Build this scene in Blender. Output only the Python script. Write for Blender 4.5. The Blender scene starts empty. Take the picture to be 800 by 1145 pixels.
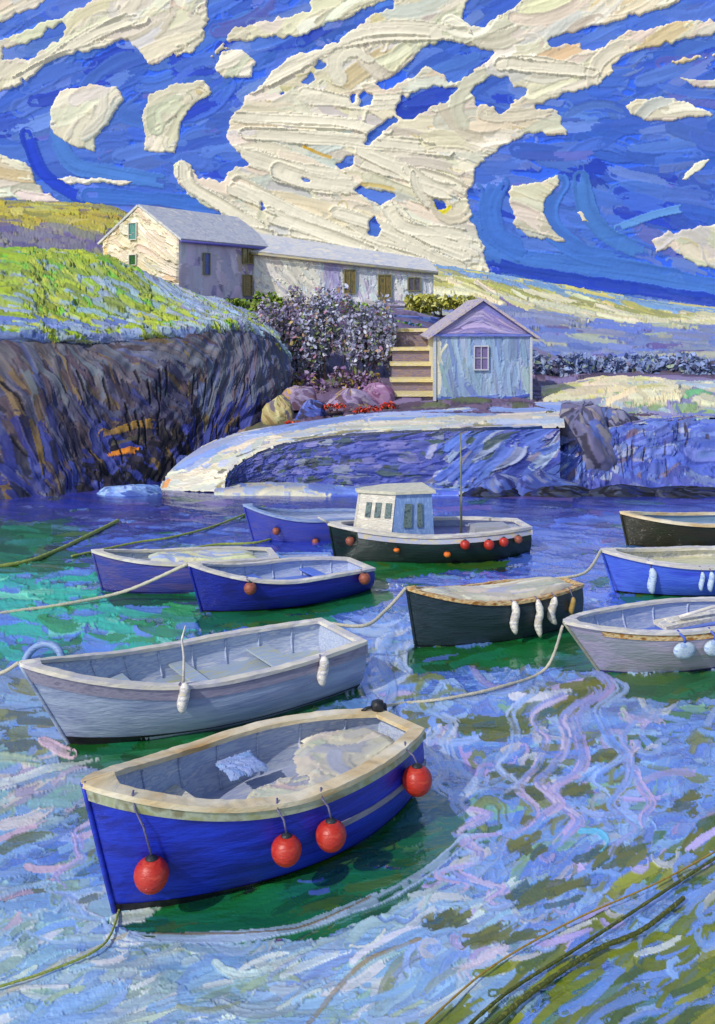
import bpy, math
import numpy as np

# ------------------------------------------------------------------ basics
rng = np.random.default_rng(11)
F, CH, HOR = 1100.0, 6.0, 350.0          # focal length in px of an 800 px wide frame, eye height, horizon row
SC = bpy.context.scene
COL = SC.collection


def at(px, py, Y):
    """a pixel of the 800 x 1145 picture at distance Y -> a point of the place"""
    return np.array([(px - 400.0) * Y / F, Y, CH - (py - HOR) * Y / F])


def atz(px, py, z):
    Y = (CH - z) * F / (py - HOR)
    return np.array([(px - 400.0) * Y / F, Y, z])


def rgb(r, g, b):
    def l(c):
        c /= 255.0
        return c / 12.92 if c <= 0.04045 else ((c + 0.055) / 1.055) ** 2.4
    return np.array([l(r), l(g), l(b)])


def tag(o, label=None, cat=None, group=None, kind=None):
    if label: o['label'] = label
    if cat: o['category'] = cat
    if group: o['group'] = group
    if kind: o['kind'] = kind
    return o


def link(o, parent=None):
    COL.objects.link(o)
    if parent is not None:
        o.parent = parent
    return o


def empty(name, loc, rz=0.0):
    o = bpy.data.objects.new(name, None)
    o.location = [float(v) for v in loc]
    o.rotation_euler = (0, 0, rz)
    o.empty_display_size = 0.2
    return link(o)


def base(name, loc, label, cat, group=None, rz=0.0, kind=None):
    return tag(empty(name, loc, rz), label, cat, group, kind)


# ------------------------------------------------------------------ mesh gathering
class MB:
    """collects shapes for ONE mesh object; every vertex may carry a pigment (r, g, b, gloss)"""
    def __init__(s):
        s.v, s.c, s.f = [], [], []
        s.n = 0

    def add(s, verts, faces, col=(0.5, 0.5, 0.5, 0)):
        verts = np.asarray(verts, float).reshape(-1, 3)
        c = np.asarray(col, float)
        if c.ndim == 1:
            c = np.tile(np.append(c, [0.0] * (4 - len(c)))[None], (len(verts), 1))
        s.v.append(verts); s.c.append(c)
        for fc in faces:
            s.f.append(tuple(int(i) + s.n for i in fc))
        s.n += len(verts)

    def grid(s, P, C, keep=None, gl=None, flip=False):
        h, w = P.shape[:2]
        idx = np.arange(h * w).reshape(h, w)
        q = np.stack([idx[:-1, :-1], idx[1:, :-1], idx[1:, 1:], idx[:-1, 1:]], -1)
        if keep is not None:
            q = q[keep]
        q = q.reshape(-1, 4)
        if flip: q = q[:, ::-1]
        used = np.unique(q)
        remap = np.full(h * w, -1); remap[used] = np.arange(len(used))
        c4 = np.concatenate([C, (np.zeros((h, w, 1)) if gl is None else gl[..., None])], -1)
        s.v.append(P.reshape(-1, 3)[used]); s.c.append(c4.reshape(-1, 4)[used])
        s.f.append(remap[q] + s.n)
        s.n += len(used)

    def box(s, c, size, col=(0.5, 0.5, 0.5), rz=0.0, taper=1.0, ax=None):
        """box centred at c (its base at c z - size z / 2); ax = three axis vectors"""
        hx, hy, hz = np.array(size) / 2.0
        pts = []
        for z, k in ((-hz, 1), (hz, taper)):
            for x, y in ((-hx, -hy), (hx, -hy), (hx, hy), (-hx, hy)):
                pts.append((x * k, y * k, z))
        pts = np.array(pts)
        if ax is None:
            cs, sn = math.cos(rz), math.sin(rz)
            R = np.array([[cs, sn, 0], [-sn, cs, 0], [0, 0, 1]])
        else:
            R = np.array(ax)
        s.add(pts @ R + np.array(c), [(3, 2, 1, 0), (4, 5, 6, 7), (0, 1, 5, 4), (1, 2, 6, 5), (2, 3, 7, 6), (3, 0, 4, 7)], col)

    def tube(s, path, r, col=(0.5, 0.5, 0.5), k=8, cap=True):
        p = np.asarray(path, float); n = len(p)
        r = np.broadcast_to(np.asarray(r, float), (n,))
        t = np.gradient(p, axis=0); t /= np.linalg.norm(t, axis=1)[:, None] + 1e-9
        up = np.array([0, 0, 1.0]) if abs(t[0][2]) < 0.9 else np.array([1.0, 0, 0])
        V = []
        for i in range(n):
            a = np.cross(t[i], up); a /= np.linalg.norm(a) + 1e-9
            b = np.cross(a, t[i]); up = b
            for j in range(k):
                q = 2 * math.pi * j / k
                V.append(p[i] + r[i] * (a * math.cos(q) + b * math.sin(q)))
        Fc = [(i * k + j, i * k + (j + 1) % k, (i + 1) * k + (j + 1) % k, (i + 1) * k + j) for i in range(n - 1) for j in range(k)]
        if cap:
            Fc += [tuple(range(k))[::-1], tuple((n - 1) * k + j for j in range(k))]
        s.add(V, Fc, col)

    def lathe(s, prof, c=(0, 0, 0), col=(0.5, 0.5, 0.5), k=20, jit=0.0):
        V, n = [], len(prof)
        for i, (r, z) in enumerate(prof):
            for j in range(k):
                q = 2 * math.pi * j / k
                rr = r * (1 + jit * (rng.random() - .5))
                V.append((c[0] + rr * math.cos(q), c[1] + rr * math.sin(q), c[2] + z))
        Fc = [(i * k + j, i * k + (j + 1) % k, (i + 1) * k + (j + 1) % k, (i + 1) * k + j) for i in range(n - 1) for j in range(k)]
        Fc += [tuple(range(k))[::-1], tuple((n - 1) * k + j for j in range(k))]
        s.add(V, Fc, col)

    def build(s, name, mat, parent=None, smooth=True, off=None):
        V = np.concatenate(s.v) if s.v else np.zeros((0, 3))
        if off is not None: V = V - np.asarray(off)[None]
        C = np.concatenate(s.c)
        me = bpy.data.meshes.new(name)
        arrs = [q for q in s.f if isinstance(q, np.ndarray)]
        lists = [q for q in s.f if not isinstance(q, np.ndarray)]
        tot, sizes = [], []
        for a in arrs:
            tot.append(a.reshape(-1)); sizes.append(np.full(len(a), a.shape[1]))
        if lists:
            tot.append(np.array([i for q in lists for i in q])); sizes.append(np.array([len(q) for q in lists]))
        loops = np.concatenate(tot).astype(np.int32); sizes = np.concatenate(sizes).astype(np.int32)
        me.vertices.add(len(V)); me.vertices.foreach_set('co', V.astype(np.float32).ravel())
        me.loops.add(len(loops)); me.loops.foreach_set('vertex_index', loops)
        me.polygons.add(len(sizes))
        me.polygons.foreach_set('loop_start', np.concatenate([[0], np.cumsum(sizes)[:-1]]).astype(np.int32))
        me.polygons.foreach_set('loop_total', sizes)
        me.update(calc_edges=True)
        at_ = me.attributes.new('pig', 'FLOAT_COLOR', 'POINT')
        at_.data.foreach_set('color', C.astype(np.float32).ravel())
        me.polygons.foreach_set('use_smooth', np.full(len(sizes), bool(smooth)))
        me.materials.append(mat)
        me.validate()
        return link(bpy.data.objects.new(name, me), parent)


# ------------------------------------------------------------------ brush work: thick strokes laid on a sheet
def noise2(h, w, cell, seed=None):
    r = rng if seed is None else np.random.default_rng(seed)
    gh, gw = int(h / cell) + 3, int(w / cell) + 3
    g = r.random((gh, gw))
    y = np.arange(h) / cell; x = np.arange(w) / cell
    yi = y.astype(int); xi = x.astype(int)
    fy = (y - yi); fx = (x - xi)
    fy = (fy * fy * (3 - 2 * fy))[:, None]; fx = (fx * fx * (3 - 2 * fx))[None]
    a = g[yi][:, xi]; b = g[yi][:, xi + 1]; c = g[yi + 1][:, xi]; d = g[yi + 1][:, xi + 1]
    return (a * (1 - fx) + b * fx) * (1 - fy) + (c * (1 - fx) + d * fx) * fy


def _table():
    t = np.random.default_rng(3).random((256, 256))
    k = 22
    cs = np.cumsum(np.concatenate([t, t[:, :k]], 1), 1)
    t = (cs[:, k:] - cs[:, :-k])[:, :256]
    t = (t - t.mean()) / t.std()
    t = .6 * t + .25 * np.roll(t, 1, 0) + .25 * np.roll(t, -1, 0)
    t = (t - t.mean()) / t.std()
    return np.clip(.5 + t * .25, 0, 1)


TB = _table()


class Canvas:
    def __init__(s, w, h, col=(0.2, 0.2, 0.2), gl=0.0, cid=0):
        s.w, s.h = w, h
        s.col = np.tile(np.asarray(col, float)[None, None], (h, w, 1))
        s.ht = np.zeros((h, w)); s.gl = np.full((h, w), float(gl)); s.id = np.full((h, w), cid)
        s.yy, s.xx = np.mgrid[0:h, 0:w].astype(float)

    def mask(s, poly, warp=2.0, cell=9):
        poly = np.asarray(poly, float)
        m = np.zeros((s.h, s.w), bool)
        x0, y0 = np.maximum(poly.min(0) - 8, 0).astype(int); x1, y1 = (poly.max(0) + 8).astype(int)
        x1, y1 = min(x1, s.w), min(y1, s.h)
        if x1 <= x0 or y1 <= y0: return m
        x = s.xx[y0:y1, x0:x1] + warp * 2 * (noise2(y1 - y0, x1 - x0, cell) - .5) + warp * (noise2(y1 - y0, x1 - x0, 3) - .5)
        y = s.yy[y0:y1, x0:x1] + warp * 2 * (noise2(y1 - y0, x1 - x0, cell) - .5) + warp * (noise2(y1 - y0, x1 - x0, 3) - .5)
        ins = np.zeros(x.shape, bool)
        q = np.roll(poly, 1, 0)
        for (ax, ay), (bx, by) in zip(poly, q):
            if ay == by: continue
            c = (ay > y) != (by > y)
            ins ^= c & (x < (bx - ax) * (y - ay) / (by - ay) + ax)
        m[y0:y1, x0:x1] = ins
        return m

    def smooth(s, pts):
        p = np.asarray(pts, float)
        if len(p) < 3: return p
        return ctrl_map(np.stack([p, p]), 2, len(p) * 5)[0] if p.shape[1] == 2 else p

    def stroke(s, pts, w, col, thick=1.0, gl=None, cid=None, bw=1.6, dry=.3, clip=None, mixu=.12, edge=.35, var=.22):
        p = np.asarray(pts, float)
        hw = w / 2.0
        x0, y0 = np.floor(p.min(0) - hw - 2).astype(int); x1, y1 = np.ceil(p.max(0) + hw + 3).astype(int)
        x0, y0 = max(x0, 0), max(y0, 0); x1, y1 = min(x1, s.w), min(y1, s.h)
        if x1 - x0 < 1 or y1 - y0 < 1: return
        X = s.xx[y0:y1, x0:x1]; Y = s.yy[y0:y1, x0:x1]
        best = np.full(X.shape, 1e9); S = np.zeros(X.shape); D = np.zeros(X.shape)
        acc = 0.0
        for (ax, ay), (bx, by) in zip(p[:-1], p[1:]):
            dx, dy = bx - ax, by - ay
            L2 = dx * dx + dy * dy
            if L2 < 1e-9: continue
            L = math.sqrt(L2)
            t = np.clip(((X - ax) * dx + (Y - ay) * dy) / L2, 0, 1)
            ex = X - ax - t * dx; ey = Y - ay - t * dy
            d2 = ex * ex + ey * ey
            m = d2 < best
            best = np.where(m, d2, best); S = np.where(m, acc + t * L, S)
            D = np.where(m, np.where(dx * (Y - ay) - dy * (X - ax) > 0, 1, -1) * np.sqrt(d2), D)
            acc += L
        if acc <= 0: return
        o1, o2 = rng.integers(0, 256, 2)
        b = TB[((D / bw).astype(int) + o1) % 256, ((S / (bw * 2.2)).astype(int) + o2) % 256]
        e = TB[(o2 + (D > 0) * 77) % 256, ((S / 2.0).astype(int) + o1) % 256]
        dist = np.sqrt(best)
        ins = dist < hw * (.72 + .5 * e)
        tt = S / acc
        if dry > 0:
            ins &= ~((tt > 1 - dry) & (b < .25 + .5 * (tt - 1 + dry) / dry))
            ins &= ~((tt < .06) & (b < .4))
        if clip is not None:
            ins &= clip[y0:y1, x0:x1]
        if not ins.any(): return
        k = np.clip((dist / hw - .6) / .4, 0, 1)
        hn = s.ht[y0:y1, x0:x1] * .35 + thick * (.45 + .55 * b + edge * k * k)
        s.ht[y0:y1, x0:x1] = np.where(ins, hn, s.ht[y0:y1, x0:x1])
        b2 = TB[((D / (bw * 1.4)).astype(int) + o2 + 40) % 256, ((S / (bw * 4)).astype(int) + o1) % 256]
        cc = np.asarray(col)[None, None] * (1 - var / 2 * 2 * (.5 - b2))[..., None]
        mu = (mixu * (b2 < .45) + mixu * .4)[..., None]
        old = s.col[y0:y1, x0:x1]
        s.col[y0:y1, x0:x1] = np.where(ins[..., None], cc * (1 - mu) + old * mu, old)
        if gl is not None:
            s.gl[y0:y1, x0:x1] = np.where(ins, gl, s.gl[y0:y1, x0:x1])
        if cid is not None:
            s.id[y0:y1, x0:x1] = np.where(ins, cid, s.id[y0:y1, x0:x1])

    def field(s, n, mask, ang, length, width, pal, thick=1.0, clip=None, curl=.25, jit=.15, gl=None, **kw):
        """n random strokes inside mask following the angle field ang(x, y) (0 = right, positive = down)"""
        if mask is None:
            px = rng.random(n) * s.w; py = rng.random(n) * s.h
        else:
            ys, xs = np.nonzero(mask)
            if len(ys) == 0: return
            i = rng.integers(0, len(ys), n); px, py = xs[i], ys[i]
        w = np.array([q[0] for q in pal], float); w /= w.sum()
        for x, y in zip(px, py):
            L = length * rng.uniform(.6, 1.4); W = width * rng.uniform(.65, 1.35)
            cu = rng.normal(0, curl); a0 = rng.normal(0, jit)
            q = [(x, y)]
            m = 6
            for i in range(m):
                a = (ang(*q[-1]) if callable(ang) else ang) + a0 + cu * (i / m - .5) * 2
                q.append((q[-1][0] + L / m * math.cos(a), q[-1][1] + L / m * math.sin(a)))
            q = np.array(q) - (np.array(q[m // 2]) - np.array((x, y)))
            e = pal[rng.choice(len(pal), p=w)]
            c = np.asarray(e[1]) * rng.uniform(1 - jit, 1 + jit) * (1 + rng.normal(0, .04, 3))
            g = e[2] if len(e) > 2 else gl
            s.stroke(q, W, np.clip(c, 0, .95), thick * rng.uniform(.6, 1.3), gl=g, clip=clip, **kw)


def ctrl_map(rows, h, w):
    """grid of 3D control points -> h x w points, smooth through the rows and columns"""
    A = np.asarray(rows, float)
    def interp(A, n):
        k = len(A); t = np.linspace(0, k - 1, n); i = np.clip(t.astype(int), 0, k - 2); f = (t - i)
        sh = (n,) + (1,) * (A.ndim - 1); f = f.reshape(sh)
        p0 = A[np.maximum(i - 1, 0)]; p1 = A[i]; p2 = A[i + 1]; p3 = A[np.minimum(i + 2, k - 1)]
        return .5 * ((2 * p1) + (-p0 + p2) * f + (2 * p0 - 5 * p1 + 4 * p2 - p3) * f ** 2 + (-p0 + 3 * p1 - 3 * p2 + p3) * f ** 3) if k > 2 else p1 * (1 - f) + p2 * f
    B = interp(A, h)
    return np.transpose(interp(np.transpose(B, (1, 0, 2)), w), (1, 0, 2))


def normals(P):
    a = np.gradient(P, axis=1); b = np.gradient(P, axis=0)
    n = np.cross(a, b); n /= np.linalg.norm(n, axis=-1, keepdims=True) + 1e-12
    return n


def relief(P, ht, amp, toward=(0, -1, .3)):
    n = normals(P)
    if (n * np.array(toward)).sum(-1).mean() < 0: n = -n
    return P + n * (ht * amp)[..., None]


# ------------------------------------------------------------------ materials (all node-based)
def nt(name):
    m = bpy.data.materials.new(name); m.use_nodes = True
    t = m.node_tree; t.nodes.clear()
    return m, t.nodes, t.links


def _noise(N, Lk, scale, stretch=(1, 1, 1), detail=4, coord='Object'):
    tc = N.new('ShaderNodeTexCoord'); mp = N.new('ShaderNodeMapping'); mp.inputs['Scale'].default_value = stretch
    nz = N.new('ShaderNodeTexNoise'); nz.inputs['Scale'].default_value = scale; nz.inputs['Detail'].default_value = detail
    Lk.new(tc.outputs[coord], mp.inputs['Vector']); Lk.new(mp.outputs['Vector'], nz.inputs['Vector'])
    return nz


def mat_pigment(name, rough=.55, spec=.3, emit=0.0, bump=.15, bscale=30, stretch=(1, 1, 1), bdist=.02):
    """colour from the pigment laid on by the strokes"""
    m, N, Lk = nt(name)
    out = N.new('ShaderNodeOutputMaterial'); b = N.new('ShaderNodeBsdfPrincipled')
    a = N.new('ShaderNodeAttribute'); a.attribute_name = 'pig'
    Lk.new(a.outputs['Color'], b.inputs['Base Color'])
    b.inputs['Roughness'].default_value = rough; b.inputs['Specular IOR Level'].default_value = spec
    if emit > 0:
        Lk.new(a.outputs['Color'], b.inputs['Emission Color']); b.inputs['Emission Strength'].default_value = emit
    if bump > 0:
        nz = _noise(N, Lk, bscale, stretch)
        bp = N.new('ShaderNodeBump'); bp.inputs['Strength'].default_value = bump; bp.inputs['Distance'].default_value = bdist
        Lk.new(nz.outputs['Fac'], bp.inputs['Height']); Lk.new(bp.outputs['Normal'], b.inputs['Normal'])
    Lk.new(b.outputs['BSDF'], out.inputs['Surface'])
    return m


def mat_paint(name, cols, scale=4.0, stretch=(1, 6, 10), rough=.45, spec=.35, bump=.5, bdist=.012, bscale=None, pos=None, coat=0.0):
    """brushed paint: two to four pigments dragged along one axis, bristle ridges in the same direction"""
    m, N, Lk = nt(name)
    out = N.new('ShaderNodeOutputMaterial'); b = N.new('ShaderNodeBsdfPrincipled')
    nz = _noise(N, Lk, scale, stretch, 5)
    rp = N.new('ShaderNodeValToRGB'); el = rp.color_ramp.elements
    n = len(cols)
    ps = pos or np.linspace(.36, .64, n)
    while len(el) < n: el.new(.5)
    for e, p, c in zip(el, ps, cols):
        e.position = float(p); e.color = (*[float(v) for v in c], 1)
    Lk.new(nz.outputs['Fac'], rp.inputs['Fac']); Lk.new(rp.outputs['Color'], b.inputs['Base Color'])
    n2 = _noise(N, Lk, (bscale or scale * 3), stretch, 6)
    bp = N.new('ShaderNodeBump'); bp.inputs['Strength'].default_value = bump; bp.inputs['Distance'].default_value = bdist
    Lk.new(n2.outputs['Fac'], bp.inputs['Height']); Lk.new(bp.outputs['Normal'], b.inputs['Normal'])
    b.inputs['Roughness'].default_value = rough; b.inputs['Specular IOR Level'].default_value = spec
    b.inputs['Coat Weight'].default_value = coat; b.inputs['Coat Roughness'].default_value = .25
    Lk.new(b.outputs['BSDF'], out.inputs['Surface'])
    return m


M_LAND = mat_pigment('land_pigment', rough=.6, spec=.2)
M_WALL = mat_pigment('wall_pigment', rough=.6, spec=.25, bump=.2, bscale=12)
M_SKY = mat_pigment('sky_pigment', rough=.7, spec=.1, emit=.45, bump=0)
M_CLOUD = mat_pigment('cloud_pigment', rough=.7, spec=.1, emit=.22, bump=0)
M_FOL = mat_pigment('foliage_pigment', rough=.5, spec=.25, bump=0)


def mat_water():
    m, N, Lk = nt('harbour_water')
    out = N.new('ShaderNodeOutputMaterial')
    a = N.new('ShaderNodeAttribute'); a.attribute_name = 'pig'
    d = N.new('ShaderNodeBsdfPrincipled'); d.inputs['Roughness'].default_value = .5; d.inputs['Specular IOR Level'].default_value = .3
    Lk.new(a.outputs['Color'], d.inputs['Base Color'])
    g = N.new('ShaderNodeBsdfGlossy'); g.inputs['Roughness'].default_value = .12; g.inputs['Color'].default_value = (.95, .97, 1, 1)
    mx = N.new('ShaderNodeMixShader')
    nz = _noise(N, Lk, 5, (1, 3, 1), 5)
    bp = N.new('ShaderNodeBump'); bp.inputs['Strength'].default_value = .35; bp.inputs['Distance'].default_value = .03
    Lk.new(nz.outputs['Fac'], bp.inputs['Height'])
    for q in (d, g): Lk.new(bp.outputs['Normal'], q.inputs['Normal'])
    Lk.new(a.outputs['Alpha'], mx.inputs['Fac']); Lk.new(d.outputs['BSDF'], mx.inputs[1]); Lk.new(g.outputs['BSDF'], mx.inputs[2])
    Lk.new(mx.outputs['Shader'], out.inputs['Surface'])
    return m


M_WATER = mat_water()

# ------------------------------------------------------------------ camera, light
cam = bpy.data.cameras.new('camera'); co = bpy.data.objects.new('camera', cam); COL.objects.link(co)
co.location = (0, 0, CH); co.rotation_euler = (math.radians(90), 0, 0)
cam.sensor_fit = 'HORIZONTAL'; cam.sensor_width = 36; cam.lens = 36 * F / 800
cam.shift_y = (HOR - 572.5) / 800
cam.clip_start = .1; cam.clip_end = 3000
SC.camera = co

TS = np.array([-.54, -.56, .63]); TS /= np.linalg.norm(TS)       # towards the sun
el_, az_ = math.asin(TS[2]), math.atan2(TS[0], TS[1])
W = bpy.data.worlds.new('World'); SC.world = W; W.use_nodes = True
wn = W.node_tree.nodes; wl = W.node_tree.links
bg = wn.get('Background') or wn.new('ShaderNodeBackground')
sk = wn.new('ShaderNodeTexSky'); sk.sky_type = 'NISHITA'; sk.sun_disc = False
sk.sun_elevation = el_; sk.sun_rotation = az_
wl.new(sk.outputs['Color'], bg.inputs['Color']); bg.inputs['Strength'].default_value = .15
sun = bpy.data.lights.new('sun', 'SUN'); sun.energy = 2.9; sun.angle = math.radians(.5); sun.color = (1, .95, .85)
so = bpy.data.objects.new('sun', sun); COL.objects.link(so)
from mathutils import Vector
so.rotation_euler = Vector(TS).to_track_quat('Z', 'Y').to_euler(); so.location = (-60, -20, 60)
SC.view_settings.view_transform = 'Standard'
try: SC.view_settings.look = 'None'
except Exception: pass
SC.view_settings.exposure = .05; SC.view_settings.gamma = 1
SC.cycles.use_denoising = True
SC.cycles.max_bounces = 6
# ------------------------------------------------------------------ SKY: a far sheet of blue brush work, thick cream clouds standing off it
OX, OY = 60, 40                                  # canvas offset
CW, CHH = 920, 470
BLUES = [(5, rgb(66, 98, 178)), (3, rgb(56, 88, 174)), (3, rgb(76, 106, 180)), (1.2, rgb(40, 62, 164)), (1, rgb(92, 116, 184)), (.6, rgb(84, 92, 168))]
CREAMS = [(6, rgb(206, 199, 178)), (3, rgb(196, 190, 172)), (2, rgb(216, 210, 194)), (1.6, rgb(190, 189, 184)), (.5, rgb(194, 180, 140))]
sky = Canvas(CW, CHH, rgb(50, 92, 204))
sh = lambda p: [(x + OX, y + OY) for x, y in p]


def sky_ang(x, y):
    px, py = x - OX, y - OY
    up = -0.42 if py < 120 else (-.15 if py < 170 else .12)
    if px > 520: up = -.30 if py < 100 else (.0 if py < 190 else .2)
    return up


sky.field(1500, None, sky_ang, 60, 15, BLUES, thick=.8, curl=.35)
# sweeping blue strokes low on the right and left
for q, w, c in (([(530, 215), (524, 245), (540, 275), (580, 290), (700, 305), (800, 322), (850, 330)], 26, rgb(58, 106, 212)),
                ([(540, 292), (600, 306), (700, 322), (860, 345)], 14, rgb(34, 62, 196)),
                ([(625, 205), (612, 232), (618, 258), (650, 280), (700, 290)], 22, rgb(56, 104, 212)),
                ([(650, 200), (655, 235), (680, 265), (720, 282)], 22, rgb(60, 110, 210)),
                ([(560, 205), (548, 230), (556, 262), (590, 282)], 24, rgb(54, 100, 208)),
                ([(690, 255), (730, 240), (765, 232)], 9, rgb(76, 128, 218)),
                ([(30, 150), (45, 190), (70, 210), (95, 222)], 14, rgb(30, 60, 205)),
                ([(60, 150), (80, 182), (120, 192), (190, 205)], 20, rgb(62, 112, 216)),
                ([(100, 218), (170, 222), (250, 232)], 17, rgb(52, 100, 212))):
    sky.stroke(sky.smooth(sh(q)), w, c * np.array([1.15, .95, .66]), 1.4, dry=.1, bw=2.0, var=.3)
sky_blue = (sky.col.copy(), sky.ht.copy())

MAIN = [(-60, -40), (860, -40), (860, 60), (800, 60), (690, 80), (665, 95), (620, 108), (598, 116), (600, 122), (622, 124), (632, 150), (604, 148), (580, 152), (548, 172), (531, 190), (522, 215), (528, 250), (545, 290), (546, 308), (520, 312), (485, 312),
        (455, 305), (430, 300), (390, 294), (360, 288), (330, 284), (302, 276), (262, 262), (248, 240), (225, 224), (210, 215), (197, 200), (195, 186), (202, 180), (212, 186), (222, 200), (250, 203), (258, 192),
        (262, 184), (272, 186), (285, 186), (262, 165), (255, 150), (262, 130), (275, 108), (300, 85), (325, 62), (352, 55), (300, 45), (240, 60), (200, 62), (165, 78), (150, 55), (60, 90), (-60, 110)]
BLUE_OVER = [
    [(-60, 50), (0, 24), (40, 6), (60, -6), (112, -6), (95, 8), (70, 20), (50, 25), (30, 35), (10, 42), (-60, 70)],
    [(4, 54), (20, 50), (45, 42), (55, 30), (72, 25), (74, 38), (60, 50), (40, 65), (15, 69), (4, 66)],
    [(-60, 120), (15, 98), (40, 80), (60, 65), (85, 58), (115, 52), (145, 41), (150, 52), (163, 65), (165, 73), (185, 67), (210, 58), (222, 52), (230, 30), (232, 20), (230, -10), (352, -10), (347, 12), (320, 20), (290, 25), (272, 30),
     (258, 37), (255, 42), (240, 60), (230, 75), (215, 86), (180, 97), (163, 108), (150, 118), (135, 118), (135, 100), (110, 94), (85, 97), (62, 103), (-60, 130)],
    [(250, 47), (290, 42), (330, 40), (360, 28), (410, 12), (410, 24), (385, 38), (375, 48), (350, 58), (325, 62), (312, 76), (300, 88), (285, 103), (272, 110), (262, 130), (250, 146), (230, 150), (205, 140), (212, 115), (220, 105), (235, 96), (255, 90), (275, 82), (282, 70), (270, 62), (252, 54)],
    [(335, 95), (342, 85), (352, 82), (355, 92), (345, 97)], [(352, 72), (358, 66), (366, 72), (362, 78), (353, 78)], [(309, 103), (321, 99), (318, 106), (312, 108)], [(390, 108), (398, 103), (398, 116), (391, 114)],
    [(398, 14), (435, -2), (443, 2), (440, 10), (415, 18), (398, 28)], [(517, 15), (522, 5), (530, -10), (592, -10), (575, 8), (555, 20), (540, 32), (525, 31), (517, 22)],
    [(420, 96), (445, 78), (462, 62), (480, 48), (500, 44), (535, 52), (556, 56), (548, 66), (535, 79), (515, 90), (500, 92), (490, 82), (478, 75), (460, 88), (440, 98), (425, 101)], [(400, 108), (408, 101), (419, 108), (415, 119), (402, 119)],
    [(443, 123), (450, 108), (470, 98), (500, 95), (516, 98), (505, 109), (485, 121), (468, 131), (458, 136), (444, 131)], [(411, 148), (425, 138), (440, 131), (448, 134), (430, 147), (415, 163), (404, 164)],
    [(527, 100), (535, 92), (550, 84), (570, 86), (575, 98), (591, 98), (588, 109), (573, 116), (570, 126), (555, 128), (548, 120), (531, 119)],
    [(612, 45), (640, 35), (670, 28), (720, 13), (745, 8), (770, -6), (860, -20), (860, 20), (800, 25), (770, 25), (745, 27), (720, 33), (690, 40), (676, 52), (664, 58), (650, 55), (648, 48), (630, 51), (617, 55)],
    [(684, 72), (700, 61), (725, 52), (755, 46), (800, 36), (860, 28), (860, 58), (800, 61), (770, 66), (745, 71), (730, 79), (705, 88), (690, 84), (682, 76)], [(759, 77), (800, 72), (860, 74), (860, 86), (800, 86), (775, 85), (762, 82)],
    [(374, 184), (388, 175), (398, 171), (393, 186), (383, 191)], [(292, 221), (298, 235), (289, 239)], [(398, 207), (430, 212), (446, 218), (430, 226), (426, 234), (415, 226), (398, 216)], [(410, 251), (418, 235), (426, 255), (421, 266), (412, 266)],
    [(484, 220), (497, 225), (502, 232), (490, 236), (484, 228)], [(336, 198), (345, 196), (346, 203), (338, 203)],
]
OTHERS = [  # (polygon, label)
    ([(65, 102), (100, 94), (132, 95), (140, 112), (135, 120), (130, 130), (110, 150), (106, 170), (90, 168), (72, 160), (58, 145), (56, 130), (60, 115)], 'rounded cream cloud standing alone above the white gable house'),
    ([(165, 107), (200, 92), (230, 88), (239, 103), (215, 120), (205, 140), (196, 173), (162, 169), (158, 125)], 'slanting cream cloud between the round cloud and the big cloud bank'),
    ([(-60, 160), (0, 170), (20, 178), (35, 185), (40, 200), (50, 215), (76, 226), (40, 229), (15, 222), (0, 224), (-60, 222)], 'low cream cloud touching the yellow hill on the far left'),
    ([(60, 197), (75, 196), (100, 198), (140, 200), (152, 202), (145, 207), (110, 207), (75, 206)], 'thin cream streak of cloud just above the white gable'),
    ([(238, 76), (246, 57), (268, 53), (288, 68), (282, 88), (252, 88)], 'small cream puff enclosed by blue beside the big cloud bank'),
    ([(567, 228), (572, 206), (600, 202), (625, 195), (626, 208), (612, 222), (608, 240), (620, 258), (637, 273), (612, 268), (590, 265), (573, 252), (577, 242)], 'cream cloud curling inside the swirl of blue over the far ridge'),
    ([(728, 268), (745, 260), (770, 255), (800, 250), (860, 240), (860, 305), (800, 300), (780, 298), (765, 290), (752, 278), (740, 281), (733, 285)], 'hooked cream cloud low over the right end of the ridge'),
    ([(697, 118), (710, 110), (740, 106), (765, 112), (802, 130), (770, 133), (740, 136), (720, 137), (705, 128)], 'lens shaped cream cloud high in the blue on the right'),
    ([(761, 202), (775, 181), (797, 177), (786, 191), (768, 204)], 'wispy pale scrap of cloud below the lens shaped cloud'),
    ([(644, 235), (652, 232), (661, 251), (650, 248)], 'tiny cream fleck of cloud in the swirl over the ridge'),
    ([(757, 86), (800, 89), (860, 88), (860, 112), (800, 101), (775, 98)], 'narrow cream cloud strip above the lens shaped cloud'),
]
main = sky.mask(sh(MAIN), 3)
for p in BLUE_OVER:
    main &= ~sky.mask(sh(p), 2.5, 7)
for _ in range(2):
    m2 = main.copy(); m2[1:] |= main[:-1]; m2[:-1] |= main[1:]; m2[:, 1:] |= main[:, :-1]; m2[:, :-1] |= main[:, 1:]; main = m2
cm = [main] + [sky.mask(sh(p), 2) for p, _ in OTHERS]
cid = np.zeros((CHH, CW), int)
for i, m_ in enumerate(cm):
    cid[m_] = i + 1
cl = Canvas(CW, CHH, rgb(222, 212, 188))
allm = cid > 0


def cl_ang(x, y):
    px, py = x - OX, y - OY
    a = -.45 if py < 60 else (-.3 if py < 110 else (.0 if py < 160 else .22))
    if px < 250: a = -.5 if py < 100 else (-1.1 if px < 240 and py < 175 and px > 60 else .1)
    if px > 440 and 170 < py < 300: a = .35
    return a


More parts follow.
